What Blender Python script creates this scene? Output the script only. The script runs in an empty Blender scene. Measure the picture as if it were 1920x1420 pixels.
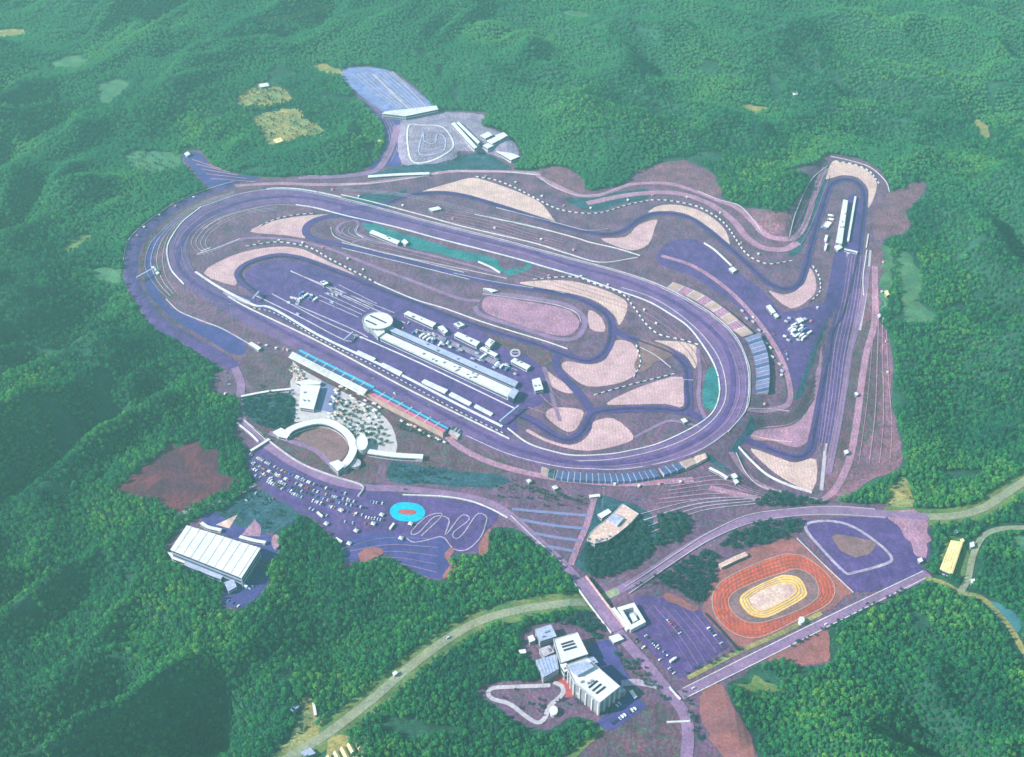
import bpy, math, random
import numpy as np
from mathutils import Vector, geometry
random.seed(7); rng = np.random.RandomState(11)
scene = bpy.context.scene
COL = scene.collection
# ------------------------------------------------------------------ camera model (photo is 1920 x 1420)
F, PITCH, HC = 2435.0, math.radians(40.0), 1252.0
SP, CP = math.sin(PITCH), math.cos(PITCH)
SUN_EL, SUN_DIR = math.radians(36), (1.0, 0.22)      # light travels towards +x, slightly away from the viewer

def rays(px):
    px = np.asarray(px, float).reshape(-1, 2)
    u = (px[:, 0] - 960) / F; v = (px[:, 1] - 710) / F
    return np.stack([u, CP - v * SP, -SP - v * CP], 1)
def UZ(px, z):                                        # where the sight line meets the level z
    d = rays(px); t = (z - HC) / d[:, 2]
    return np.stack([d[:, 0] * t, d[:, 1] * t], 1)
def project(x, y, z):
    dz = z - HC; dep = y * CP - dz * SP; up = y * SP + dz * CP
    return 960 + F * x / dep, 710 - F * up / dep
def cr(pts, closed=False, n=6):
    p = np.asarray(pts, float)
    if len(p) < 3: return p if closed else np.array([p[0] + (p[-1] - p[0]) * k / n for k in range(n + 1)])
    q = np.vstack([p[-1], p, p[0], p[1]]) if closed else np.vstack([2 * p[0] - p[1], p, 2 * p[-1] - p[-2]])
    out = []
    for i in range(len(q) - 3):
        a, b, c, d = q[i:i + 4]
        for k in range(n):
            t = k / n
            out.append(.5 * (2 * b + (c - a) * t + (2 * a - 5 * b + 4 * c - d) * t * t + (3 * b - a - 3 * c + d) * t ** 3))
    if not closed: out.append(p[-1])
    return np.array(out)
def inpoly(x, y, poly):
    r = np.zeros(x.shape, bool); n = len(poly)
    lo = poly.min(0); hi = poly.max(0)
    sel = (x >= lo[0]) & (x <= hi[0]) & (y >= lo[1]) & (y <= hi[1])
    xs = x[sel]; ys = y[sel]; rr = np.zeros(xs.shape, bool)
    for i in range(n):
        x1, y1 = poly[i]; x2, y2 = poly[(i + 1) % n]
        if y1 == y2: continue
        c = ((y1 > ys) != (y2 > ys)) & (xs < (x2 - x1) * (ys - y1) / (y2 - y1) + x1)
        rr ^= c
    r[sel] = rr
    return r
# ------------------------------------------------------------------ outlines in photo pixels
SITE = [(342,286),(375,284),(400,313),(440,325),(500,333),(560,331),(640,328),(690,314),(712,291),(722,264),(716,233),(700,213),(680,194),(662,172),(640,140),(652,126),(720,128),(760,150),(790,175),(820,205),(860,208),(912,211),(905,235),(950,250),(978,292),(962,318),(1010,320),(1040,312),(1085,325),(1100,356),(1130,355),(1170,345),(1200,320),(1282,300),(1340,328),(1352,365),(1385,385),(1430,393),(1470,400),(1490,385),(1520,330),(1482,318),(1520,310),(1555,291),(1600,296),(1640,313),(1666,343),(1674,360),(1725,340),(1738,358),(1700,395),(1708,420),(1690,440),(1660,450),(1652,560),(1647,600),(1671,640),(1673,750),(1692,850),(1682,880),(1570,936),(1640,945),(1735,963),(1744,1040),(1728,1060),(1742,1078),(1650,1130),(1560,1172),(1556,1242),(1490,1246),(1480,1228),(1425,1242),(1370,1277),(1362,1292),(1400,1360),(1420,1420),(1440,1490),(1030,1490),(1070,1415),(1100,1390),(1130,1365),(1080,1342),(1030,1366),(990,1362),(905,1310),(905,1282),(1000,1276),(1020,1250),(970,1220),(985,1178),(1040,1168),(1085,1152),(1098,1130),(1060,1070),(1000,1012),(945,992),(905,1000),(915,1032),(850,1042),(835,1088),(790,1080),(750,1056),(720,1042),(660,1058),(640,1062),(650,1030),(625,1010),(590,978),(560,965),(535,990),(515,1000),(530,1030),(500,1060),(507,1095),(455,1142),(415,1132),(420,1092),(312,1042),(345,985),(400,962),(478,910),(462,875),(465,850),(438,800),(455,785),(450,745),(405,737),(398,712),(418,690),(430,695),(380,667),(330,637),(285,612),(255,567),(235,532),(231,490),(239,455),(263,427),(301,398),(342,374),(388,356),(378,345),(350,310)]
SCAR = [(222,925),(245,890),(285,862),(318,830),(340,836),(370,824),(385,845),(412,852),(405,880),(430,895),(445,905),(400,930),(340,965),(318,960),(290,935)]
NROAD = [(480,1470),(545,1420),(620,1372),(700,1310),(760,1258),(830,1205),(900,1165),(980,1143),(1060,1132),(1110,1128),(1160,1108),(1210,1080),(1280,1035),(1330,1005),(1400,975),(1480,962),(1560,958),(1660,964),(1740,970),(1790,968),(1840,955),(1880,930),(1940,890)]
SIDEROAD = [(1735,1085),(1770,1095),(1800,1112),(1840,1122),(1870,1150),(1895,1180),(1915,1215),(1935,1250)]
BACKROAD = [(1800,1112),(1815,1085),(1825,1040),(1845,1005),(1880,992),(1940,990)]
CLEAR = [[(475,215),(510,205),(565,207),(568,222),(605,240),(600,258),(560,262),(520,275),(498,270),(490,248),(475,235)],
         [(440,190),(470,165),(500,155),(545,172),(550,190),(500,200),(455,203)],
         [(240,285),(330,290),(345,310),(300,325),(240,315)],
         [(515,1420),(545,1360),(575,1305),(590,1320),(605,1345),(570,1400),(545,1440)],
         [(610,1395),(650,1372),(668,1420),(675,1470),(560,1470)],
         [(1770,1015),(1812,1010),(1808,1075),(1778,1082),(1756,1068)],
         [(1665,925),(1690,895),(1705,910),(1712,955),(1662,952)],
         [(735,840),(738,835),(740,840)],
         [(1383,1270),(1440,1262),(1470,1290),(1440,1300),(1390,1300)],
         [(1850,1130),(1885,1140),(1915,1170),(1900,1190),(1870,1165)],
         [(1655,470),(1672,468),(1676,510),(1662,560),(1652,590)]]
OV_OUT = [(314,483),(314,463),(322,445),(342,417),(377,389),(421,372),(466,360),(517,355),(555,356),(600,363),(676,382),(727,394),(798,415),(854,430),(930,448),(1006,467),(1063,484),(1127,501),(1177,515),(1215,529),(1254,544),(1292,564),(1330,587),(1358,612),(1378,630),(1393,656),(1402,681),(1406,712),(1405,742),(1401,765),(1390,788),(1365,811),(1330,838),(1299,854),(1266,865),(1228,875),(1177,883),(1101,883),(1043,878),(1000,869),(955,856),(917,841),(874,821),(843,803),(701,730),(600,679),(560,659),(470,612),(400,570),(345,534),(322,508)]
OV_IN = [(367,511),(357,488),(352,463),(362,437),(393,414),(430,400),(480,388),(530,383),(560,384),(593,390),(651,405),(727,422),(777,435),(828,449),(904,468),(980,488),(1031,503),(1080,517),(1106,526),(1165,547),(1215,565),(1254,587),(1290,612),(1317,646),(1337,679),(1347,707),(1349,737),(1340,768),(1319,790),(1279,813),(1228,834),(1177,846),(1139,853),(1076,855),(1031,846),(990,832),(955,820),(777,737),(600,643),(469,580),(428,557)]
CLEAR2 = [([(95,118),(140,104),(170,116),(148,130),(108,132)],'field','faint olive fields at the far upper left'), ([(185,160),(232,148),(242,164),(198,202),(182,190)],'field','small green field at the far upper left'), ([(-10,60),(38,56),(46,66),(-10,74)],'ochre','thin ochre field touching the upper left edge'),
 ([(118,466),(160,440),(172,447),(130,476)],'verge','pale narrow field in the left forest'), ([(1388,197),(1432,204),(1428,215),(1394,208)],'ochre','narrow ochre clearing in the upper right forest'), ([(1822,222),(1850,238),(1862,268),(1836,254)],'ochre','ochre clearing near the right edge'), ([(1893,1008),(1930,1004),(1935,1040),(1905,1036)],'field','pale green field at the right edge'),
 ([(172,504),(226,508),(228,532),(184,530)],'field','faint field beside the left rim of the circuit'), ([(1684,474),(1716,484),(1728,556),(1692,572)],'field','striped green field beside the far straight'), ([(1690,580),(1735,570),(1750,600),(1705,610)],'field','lower striped field beside the far straight'), ([(595,118),(640,130),(630,142),(590,132)],'ochre','ochre strip left of the far car park'), ([(1060,20),(1110,28),(1100,38),(1055,30)],'field','faint field at the top of the forest'), ([(1530,1010),(1530,1010),(1530,1010)],'','')][:-1]
FIELD = [(485,35),(560,25),(610,10),(615,14),(560,32),(500,42),(520,75),(548,105),(560,125),(552,126),(530,100),(508,72)]
TERR = [  # (outline, level) of the cut and fill terraces of the circuit
 ([(220,490),(228,450),(254,420),(295,390),(337,366),(385,349),(438,332),(446,346),(392,366),(350,384),(315,405),(280,436),(262,462),(254,495),(258,530),(275,563),(305,598),(350,628),(330,648),(280,624),(244,572),(222,535)], 7),
 ([(1572,545),(1508,735),(1425,766),(1414,800),(1372,848),(1405,905),(1452,930),(1560,935),(1690,850),(1672,640),(1650,560)], -10),
 ([(745,235),(900,232),(960,262),(975,295),(940,292),(900,286),(858,290),(845,308),(750,310)], 12),
 ([(1440,330),(1538,305),(1478,455),(1425,425)], 14),
 ([(1090,1095),(1130,1092),(1150,1130),(1115,1150),(1085,1140)], -11),
 ([(1110,985),(1160,950),(1230,985),(1225,1050),(1140,1080),(1090,1050)], -5),
 ([(1210,1060),(1300,1020),(1330,1060),(1310,1130),(1230,1110)], -7),
 ([(1385,1290),(1500,1290),(1500,1380),(1400,1390)], -16)]
# ------------------------------------------------------------------ terrain heights: one regular net, cells of 8 m
CELL = 8.0; X0, X1, Y0, Y1 = -1600, 1600, 560, 3400
NX, NY = int((X1 - X0) / CELL) + 1, int((Y1 - Y0) / CELL) + 1
def vnoise(x, y, lam, seed):
    r = np.random.RandomState(seed); T = r.rand(64, 64)
    u = x / lam + 1000; v = y / lam + 1000
    i = np.floor(u).astype(int); j = np.floor(v).astype(int); fu = u - i; fv = v - j
    fu = fu * fu * (3 - 2 * fu); fv = fv * fv * (3 - 2 * fv)
    g = lambda a, b: T[a % 64, b % 64]
    return (g(i, j) * (1 - fu) + g(i + 1, j) * fu) * (1 - fv) + (g(i, j + 1) * (1 - fu) + g(i + 1, j + 1) * fu) * fv
sm = lambda a, b, v: np.clip((v - a) / (b - a), 0, 1) ** 2 * (3 - 2 * np.clip((v - a) / (b - a), 0, 1))
def hills(x, y):                                      # long spurs: they run up to the right on the left side, down to the right on the right
    def spurs(deg, sd):
        a = math.radians(deg); wx = x + 110 * (vnoise(x, y, 240, 5 + sd) - .5); wy = y + 110 * (vnoise(x, y, 240, 6 + sd) - .5)
        u = wx * math.cos(a) + wy * math.sin(a); v = (-wx * math.sin(a) + wy * math.cos(a)) * 2.1
        rid = lambda l, q: 1 - np.abs(2 * vnoise(u, v, l, q + sd) - 1)
        return 84 * rid(420, 1) + 104 * rid(205, 2) + 50 * rid(100, 3)
    k = sm(-250, 250, x)
    return spurs(47, 0) * (1 - k) + spurs(-38, 40) * k + 12 * vnoise(x, y, 42, 4) - 145
gx, gy = np.meshgrid(np.arange(NX) * CELL + X0, np.arange(NY) * CELL + Y0, indexing='ij')
flat = inpoly(gx, gy, UZ(cr(SITE, True, 3), 0)) | inpoly(gx, gy, UZ(SCAR, 0))
for c in CLEAR + [q[0] for q in CLEAR2]: flat |= inpoly(gx, gy, UZ(c, 0))
soft = np.full(gx.shape, 1e9)
for rd in (NROAD, SIDEROAD, BACKROAD):
    for p in UZ(cr(rd, False, 8), 0): soft = np.minimum(soft, np.hypot(gx - p[0], gy - p[1]))
D = np.where(flat, 0., 1e4); D = np.minimum(D, np.maximum(soft - 14, 0))
for _ in range(45):
    for dx, dy, w in ((1, 0, 8), (-1, 0, 8), (0, 1, 8), (0, -1, 8), (1, 1, 11.3), (-1, -1, 11.3), (1, -1, 11.3), (-1, 1, 11.3)):
        S = np.full_like(D, 1e4)
        S[max(dx, 0):NX + min(dx, 0), max(dy, 0):NY + min(dy, 0)] = D[max(-dx, 0):NX + min(-dx, 0), max(-dy, 0):NY + min(-dy, 0)]
        D = np.minimum(D, S + w)
Hn = sm(0, 170, D) * hills(gx, gy) * (1 - .42 * sm(1700, 2300, gy)) + sm(0, 150, D) * (-26 + 46 * sm(1300, 2300, gy))
T = np.zeros_like(Hn)
for poly, lev in TERR:
    T = np.where(inpoly(gx, gy, UZ(poly, 0)), lev, T)
for _ in range(6):
    P = np.pad(T, 1, mode='edge'); T = (P[:-2, 1:-1] + P[2:, 1:-1] + P[1:-1, :-2] + P[1:-1, 2:] + 2 * P[1:-1, 1:-1]) / 6
T[np.abs(T) < .02] = 0
Hn += T
# banked bends of the oval: the outer edge stands about 5 m above the inner one
def dist_to(w):
    w = np.asarray(w); d = np.full(gx.shape, 1e9)
    for p in w: d = np.minimum(d, np.hypot(gx - p[0], gy - p[1]))
    return d
_o, _i = UZ(cr(OV_OUT, True, 6), 0), UZ(cr(OV_IN, True, 6), 0)
_b = inpoly(gx, gy, _o) & ~inpoly(gx, gy, _i); _do, _di = dist_to(_o), dist_to(_i)
_w = sm(UZ([(500,450)], 0)[0, 0], UZ([(400,450)], 0)[0, 0], gx) + sm(UZ([(1190,640)], 0)[0, 0], UZ([(1290,640)], 0)[0, 0], gx)
Hn = np.where(_b, Hn + 5.0 * _w * _di / (_di + _do + 1e-6), np.where(inpoly(gx, gy, _o), Hn, Hn + 5.0 * _w * np.clip(1 - _do / 26, 0, 1)))
def hz(x, y):
    x = np.asarray(x, float); y = np.asarray(y, float)
    u = np.clip((x - X0) / CELL, 0, NX - 1.001); v = np.clip((y - Y0) / CELL, 0, NY - 1.001)
    i = u.astype(int); j = v.astype(int); a = u - i; b = v - j
    h00 = Hn[i, j]; h10 = Hn[i + 1, j]; h01 = Hn[i, j + 1]; h11 = Hn[i + 1, j + 1]
    return np.where(a >= b, h00 + a * (h10 - h00) + b * (h11 - h10), h00 + b * (h01 - h00) + a * (h11 - h01))
def U(px):                                            # photo pixel -> ground point
    d = rays(px); out = np.zeros((len(d), 2))
    zs = np.linspace(170, -150, 330)
    for k, r in enumerate(d):
        t = (zs - HC) / r[2]; x = r[0] * t; y = r[1] * t
        e = zs - hz(x, y); w = np.argmax(e <= 0)
        if w == 0: w = 1
        f = e[w - 1] / (e[w - 1] - e[w] + 1e-12)
        out[k] = (x[w - 1] + f * (x[w] - x[w - 1]), y[w - 1] + f * (y[w] - y[w - 1]))
    return out
def U1(p): q = U([p])[0]; return q[0], q[1], float(hz(q[0], q[1]))
# ------------------------------------------------------------------ materials
def mat(name, c, c2=None, scale=.05, rough=.9, mid=.5, c3=None, scale3=.4, amt3=.4, metal=0, grain=.15, wave=None):
    m = bpy.data.materials.new(name); m.use_nodes = True; nt = m.node_tree; b = nt.nodes['Principled BSDF']
    b.inputs['Roughness'].default_value = rough; b.inputs['Metallic'].default_value = metal
    b.inputs['Specular IOR Level'].default_value = .25
    if c2 is None: b.inputs['Base Color'].default_value = (*c, 1); return m
    tc = nt.nodes.new('ShaderNodeTexCoord')
    def layer(sc, a, bb, lo, hi, det=5):
        n = nt.nodes.new('ShaderNodeTexNoise'); n.inputs['Scale'].default_value = sc; n.inputs['Detail'].default_value = det; n.inputs['Roughness'].default_value = .62
        nt.links.new(tc.outputs['Object'], n.inputs['Vector'])
        r = nt.nodes.new('ShaderNodeValToRGB'); r.color_ramp.elements[0].position = lo; r.color_ramp.elements[1].position = hi
        r.color_ramp.elements[0].color = (*a, 1); r.color_ramp.elements[1].color = (*bb, 1)
        nt.links.new(n.outputs['Fac'], r.inputs['Fac']); return r
    r = layer(scale, c, c2, mid - .13, mid + .13); o = r.outputs['Color']
    if c3 is not None:
        g = layer(scale3, (0, 0, 0), (amt3,) * 3, .48, .64, 3)
        mx = nt.nodes.new('ShaderNodeMix'); mx.data_type = 'RGBA'
        nt.links.new(g.outputs['Color'], mx.inputs['Factor']); nt.links.new(o, mx.inputs['A']); mx.inputs['B'].default_value = (*c3, 1); o = mx.outputs['Result']
    for sc, am in ((.32, grain), (.045, grain * .8)):     # mottling: worn, dusty and darker spots
        k = layer(sc, (1 - am,) * 3, (1 + am * .6,) * 3, .36, .64, 6)
        mx = nt.nodes.new('ShaderNodeMix'); mx.data_type = 'RGBA'; mx.blend_type = 'MULTIPLY'; mx.inputs['Factor'].default_value = 1
        nt.links.new(o, mx.inputs['A']); nt.links.new(k.outputs['Color'], mx.inputs['B']); o = mx.outputs['Result']
    if wave:                                             # raked stones, mowing and terrace streaks
        wv = nt.nodes.new('ShaderNodeTexWave'); wv.inputs['Scale'].default_value = wave[0]; wv.inputs['Distortion'].default_value = wave[2]; wv.inputs['Detail'].default_value = 3; wv.inputs['Detail Scale'].default_value = .6
        nt.links.new(tc.outputs['Object'], wv.inputs['Vector']); r = nt.nodes.new('ShaderNodeValToRGB'); r.color_ramp.elements[0].color = (1 - wave[1],) * 3 + (1,); r.color_ramp.elements[1].color = (1 + wave[1] * .5,) * 3 + (1,)
        nt.links.new(wv.outputs['Fac'], r.inputs['Fac']); mx = nt.nodes.new('ShaderNodeMix'); mx.data_type = 'RGBA'; mx.blend_type = 'MULTIPLY'; mx.inputs['Factor'].default_value = 1
        nt.links.new(o, mx.inputs['A']); nt.links.new(r.outputs['Color'], mx.inputs['B']); o = mx.outputs['Result']
    nt.links.new(o, b.inputs['Base Color'])
    return m
M = {}
M['forest_floor'] = mat('forest_floor', (.014,.07,.055), (.02,.09,.055), .02, c3=(.035,.11,.045), scale3=.1, grain=.5)
M['site'] = mat('site_earth', (.145,.06,.16), (.215,.09,.18), .022, c3=(.075,.085,.11), scale3=.09, amt3=.8, grain=.4, wave=(.03, .2, 30))
M['pink'] = mat('pink_earth', (.25,.09,.15), (.20,.08,.165), .03, c3=(.11,.12,.11), scale3=.12, amt3=.65, grain=.4, wave=(.04, .22, 26))
M['brown'] = mat('brown_grass', (.155,.055,.105), (.115,.06,.12), .03, c3=(.07,.13,.09), scale3=.12, amt3=.7, grain=.4, wave=(.04, .22, 26))
M['oval'] = mat('oval_asphalt', (.175,.08,.24), (.13,.068,.235), .008, c3=(.20,.11,.25), scale3=.06, amt3=.5, grain=.3)
M['track'] = mat('track_asphalt', (.06,.028,.175), (.09,.04,.21), .02, c3=(.11,.06,.20), scale3=.12, amt3=.4, grain=.25)
M['paddock'] = mat('paddock_asphalt', (.078,.034,.19), (.11,.048,.225), .02, c3=(.13,.07,.21), scale3=.08, amt3=.5, grain=.25, wave=(.02, .12, 24))
M['blueasph'] = mat('blue_asphalt', (.048,.04,.21), (.072,.05,.24), .02, c3=(.10,.07,.23), scale3=.1, amt3=.5, grain=.25)
M['road'] = mat('road_asphalt', (.25,.135,.28), (.29,.16,.30), .02, c3=(.17,.11,.27), scale3=.2, amt3=.4, grain=.25)
M['vroad'] = mat('valley_road', (.25,.28,.20), (.29,.29,.19), .02, c3=(.19,.21,.2), scale3=.15, grain=.25)
M['verge'] = mat('verge_grass', (.16,.20,.06), (.08,.18,.065), .03, c3=(.22,.19,.07), scale3=.1, grain=.4)
M['gravel'] = mat('gravel_pink', (.52,.30,.37), (.60,.38,.41), .03, c3=(.62,.42,.40), scale3=.15, amt3=.5, grain=.22, wave=(.07, .12, 9))
M['gravelc'] = mat('gravel_cream', (.60,.40,.39), (.67,.48,.42), .03, c3=(.56,.34,.42), scale3=.15, amt3=.5, grain=.22, wave=(.07, .12, 9))
M['teal'] = mat('dark_grass', (.018,.06,.11), (.035,.08,.125), .04, c3=(.055,.15,.17), scale3=.2, amt3=.5, grain=.5)
M['tealg'] = mat('teal_grass', (.02,.16,.19), (.035,.21,.21), .04, c3=(.04,.14,.24), scale3=.2, amt3=.5, grain=.4)
M['scar'] = mat('red_scar', (.085,.022,.06), (.125,.026,.065), .02, c3=(.2,.035,.05), scale3=.02, amt3=.45, grain=.4, wave=(.03, .18, 24))
M['plaza'] = mat('plaza_paving', (.47,.42,.46), (.54,.49,.50), .05, c3=(.5,.45,.52), scale3=.15, amt3=.5, grain=.15)
M['path'] = mat('pale_path', (.36,.29,.43), (.42,.33,.45), .05, grain=.3)
M['pinkpath'] = mat('pink_path', (.43,.20,.31), (.37,.18,.32), .05, c3=(.46,.30,.36), scale3=.2, grain=.3, wave=(.06, .15, 22))
M['red'] = mat('red_clay', (.52,.075,.05), (.60,.11,.06), .03, c3=(.33,.085,.10), scale3=.08, amt3=.6, grain=.25, wave=(.06, .18, 3))
M['clay'] = mat('clay_ground', (.33,.105,.105), (.27,.095,.125), .03, c3=(.28,.13,.15), scale3=.15, grain=.3)
M['yellow'] = mat('yellow_sand', (.82,.50,.10), (.84,.55,.20), .05, c3=(.75,.38,.15), scale3=.1, grain=.2)
M['greybrown'] = mat('grey_clay', (.21,.12,.145), (.25,.125,.145), .04, grain=.3)
M['cream'] = mat('cream_sand', (.70,.50,.42), (.60,.36,.38), .05, c3=(.8,.66,.56), scale3=.15, grain=.25)
M['ochre'] = mat('ochre_earth', (.33,.27,.09), (.16,.22,.10), .03, c3=(.45,.34,.13), scale3=.1, grain=.4)
M['field'] = mat('field_grass', (.045,.17,.10), (.085,.19,.085), .03, c3=(.13,.2,.08), scale3=.1, grain=.4)
M['water'] = mat('pond_water', (.05,.16,.22), (.06,.2,.25), .05, rough=.25)
M['kartpad'] = mat('kart_pad', (.29,.225,.36), (.35,.28,.40), .03, c3=(.22,.19,.33), scale3=.12, amt3=.6, grain=.3, wave=(.05, .15, 20))
M['rubber'] = mat('rubbered_line', (.03,.012,.085), (.045,.018,.11), .03, c3=(.07,.03,.14), scale3=.15, amt3=.8, grain=.3)
M['farpad'] = mat('far_pad', (.16,.20,.48), (.22,.24,.50), .03, c3=(.3,.3,.5), scale3=.1, amt3=.6, grain=.3)
M['white'] = mat('white_paint', (.70,.69,.70), (.58,.58,.62), .4, rough=.6, grain=.2)
M['concrete'] = mat('concrete', (.44,.39,.47), (.52,.46,.52), .1, c3=(.45,.4,.5), scale3=.4, grain=.2)
M['roofwhite'] = mat('white_roof', (.74,.72,.71), (.66,.65,.67), .08, rough=.7, c3=(.52,.52,.56), scale3=.25, amt3=.5, grain=.15)
M['wall'] = mat('pale_wall', (.52,.50,.55), (.45,.44,.52), .2, grain=.2)
M['greywall'] = mat('grey_wall', (.30,.32,.45), (.35,.36,.48), .2)
M['roofblue'] = mat('blue_grey_roof', (.33,.38,.58), (.4,.43,.62), .1, c3=(.5,.5,.62), scale3=.3)
M['roofcream'] = mat('cream_roof', (.80,.66,.30), (.84,.72,.4), .1, c3=(.7,.5,.25), scale3=.2)
M['glass'] = mat('window_glass', (.03,.045,.10), rough=.2)
M['dark'] = mat('dark_trim', (.025,.03,.075), rough=.6)
M['steel'] = mat('grey_steel', (.22,.23,.3), rough=.5)
M['cyan'] = mat('cyan_paint', (.0,.40,.62), (.0,.46,.68), .1)
M['seatblue'] = mat('blue_seats', (.05,.075,.22), (.08,.10,.26), .3, c3=(.14,.18,.34), scale3=.5)
M['seatcyan'] = mat('cyan_seats', (.03,.42,.66), (.08,.5,.7), .3)
M['seatred'] = mat('red_seats', (.58,.10,.2), (.66,.2,.28), .3)
M['seatgrey'] = mat('grey_seats', (.17,.18,.36), (.2,.2,.4), .3)
M['tan'] = mat('tan_terrace', (.40,.27,.27), (.46,.33,.29), .1)
M['terracotta'] = mat('terracotta', (.42,.07,.085), (.48,.10,.11), .1, grain=.25)
M['tyre'] = mat('black_tyres', (.03,.03,.06), rough=.9)
M['bark'] = mat('bark', (.07,.05,.035))
def leafmat(name, cols, pos, vary=.55):
    m = bpy.data.materials.new(name); m.use_nodes = True; nt = m.node_tree; b = nt.nodes['Principled BSDF']
    b.inputs['Roughness'].default_value = .85; b.inputs['Specular IOR Level'].default_value = .15
    oi = nt.nodes.new('ShaderNodeObjectInfo'); ge = nt.nodes.new('ShaderNodeNewGeometry')
    n = nt.nodes.new('ShaderNodeTexNoise'); n.inputs['Scale'].default_value = .006; n.inputs['Detail'].default_value = 4
    nt.links.new(ge.outputs['Position'], n.inputs['Vector'])
    a = nt.nodes.new('ShaderNodeMath'); a.operation = 'MULTIPLY_ADD'; a.inputs[1].default_value = vary
    nt.links.new(oi.outputs['Random'], a.inputs[0]); 
    s = nt.nodes.new('ShaderNodeMath'); s.operation = 'MULTIPLY_ADD'; s.inputs[1].default_value = 1.9; s.inputs[2].default_value = -.72
    nt.links.new(n.outputs['Fac'], s.inputs[0]); nt.links.new(s.outputs[0], a.inputs[2])
    r = nt.nodes.new('ShaderNodeValToRGB')
    while len(r.color_ramp.elements) < len(cols): r.color_ramp.elements.new(.5)
    for e, c, p in zip(r.color_ramp.elements, cols, pos): e.position = p; e.color = (*c, 1)
    nt.links.new(a.outputs[0], r.inputs['Fac']); nt.links.new(r.outputs['Color'], b.inputs['Base Color'])
    tr = nt.nodes.new('ShaderNodeBsdfTranslucent'); mx = nt.nodes.new('ShaderNodeMixShader'); mx.inputs['Fac'].default_value = .3; br = nt.nodes.new('ShaderNodeBrightContrast'); br.inputs['Bright'].default_value = .03
    nt.links.new(r.outputs['Color'], br.inputs['Color']); nt.links.new(br.outputs[0], tr.inputs['Color']); nt.links.new(b.outputs[0], mx.inputs[1]); nt.links.new(tr.outputs[0], mx.inputs[2]); nt.links.new(mx.outputs[0], nt.nodes['Material Output'].inputs['Surface'])
    return m
M['leaf'] = leafmat('forest_leaves', [(.007,.12,.085), (.022,.22,.09), (.07,.33,.085), (.20,.43,.075)], [0, .4, .75, 1])
M['hazeleaf'] = leafmat('haze_pale_leaves', [(.03,.24,.13), (.07,.33,.14), (.13,.41,.14), (.20,.46,.13)], [0, .4, .75, 1], .3)  # distance haze put into the leaf colour: paler, less varied green
M['conifer'] = leafmat('conifer_leaves', [(.005,.085,.085), (.012,.13,.085), (.03,.19,.09), (.07,.26,.08)], [0, .4, .75, 1])
M['shrub'] = leafmat('shrub_leaves', [(.012,.06,.09), (.02,.085,.11), (.03,.13,.11), (.06,.17,.12)], [0, .4, .75, 1])
# ------------------------------------------------------------------ object helpers
def tag(o, label=None, cat=None, group=None, kind=None):
    if label: o['label'] = label
    if cat: o['category'] = cat
    if group: o['group'] = group
    if kind: o['kind'] = kind
    return o
def empty(name, loc, label, cat, group=None):
    o = bpy.data.objects.new(name, None); COL.objects.link(o); o.location = loc; o.empty_display_size = 2
    return tag(o, label, cat, group)
class MB:
    def __init__(s): s.v = []; s.f = []; s.m = []
    def add(s, vs, fs, mi=0):
        o = len(s.v); s.v.extend([tuple(map(float, v)) for v in vs]); s.f.extend([tuple(o + i for i in f) for f in fs]); s.m.extend([mi] * len(fs))
    def quadbox(s, base, z0, z1, mi=0, mtop=None, bottom=True):      # prism over a polygon
        n = len(base); z0 = np.broadcast_to(z0, n); z1 = np.broadcast_to(z1, n)
        vs = [(p[0], p[1], z) for p, z in zip(base, z0)] + [(p[0], p[1], z) for p, z in zip(base, z1)]
        s.add(vs, [(i, (i + 1) % n, n + (i + 1) % n, n + i) for i in range(n)], mi)
        tris = geometry.tessellate_polygon([[Vector((p[0], p[1], 0)) for p in base]])
        tf = []
        for t in tris:
            a, b, c = (base[i] for i in t)
            if (b[0]-a[0])*(c[1]-a[1])-(b[1]-a[1])*(c[0]-a[0]) < 0: t = t[::-1]
            tf.append(tuple(i + n for i in t))
        s.add(vs, tf, mi if mtop is None else mtop)
        if bottom: s.add(vs, [tuple(i - n for i in f[::-1]) for f in tf], mi)
    def box(s, c, size, ang=0, mi=0):
        x, y, z = c; a, b, h = size[0] / 2, size[1] / 2, size[2]; ca, sa = math.cos(ang), math.sin(ang)
        base = [(x + u * ca - w * sa, y + u * sa + w * ca) for u, w in ((-a, -b), (a, -b), (a, b), (-a, b))]
        s.quadbox(base, z, z + h, mi)
    def cyl(s, c, r0, r1, h, n=10, mi=0):
        x, y, z = c
        vs = [(x + r0 * math.cos(6.2832 * i / n), y + r0 * math.sin(6.2832 * i / n), z) for i in range(n)] + [(x + r1 * math.cos(6.2832 * i / n), y + r1 * math.sin(6.2832 * i / n), z + h) for i in range(n)]
        s.add(vs, [(i, (i + 1) % n, n + (i + 1) % n, n + i) for i in range(n)] + [tuple(range(n, 2 * n)), tuple(range(n))[::-1]], mi)
    def mesh(s, name, mats):
        me = bpy.data.meshes.new(name); me.from_pydata(s.v, [], s.f)
        for m in mats: me.materials.append(M[m] if isinstance(m, str) else m)
        me.polygons.foreach_set('material_index', s.m); me.update(); return me
    def build(s, name, mats, parent=None, origin=None):
        if not isinstance(mats, (list, tuple)): mats = [mats]
        if parent is not None and origin is None: origin = parent.location
        if origin is not None: s.v = [(a - origin[0], b - origin[1], c - origin[2]) for a, b, c in s.v]
        o = bpy.data.objects.new(name, s.mesh(name, mats)); COL.objects.link(o)
        if parent is not None: o.parent = parent
        elif origin is not None: o.location = origin
        return o
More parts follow.
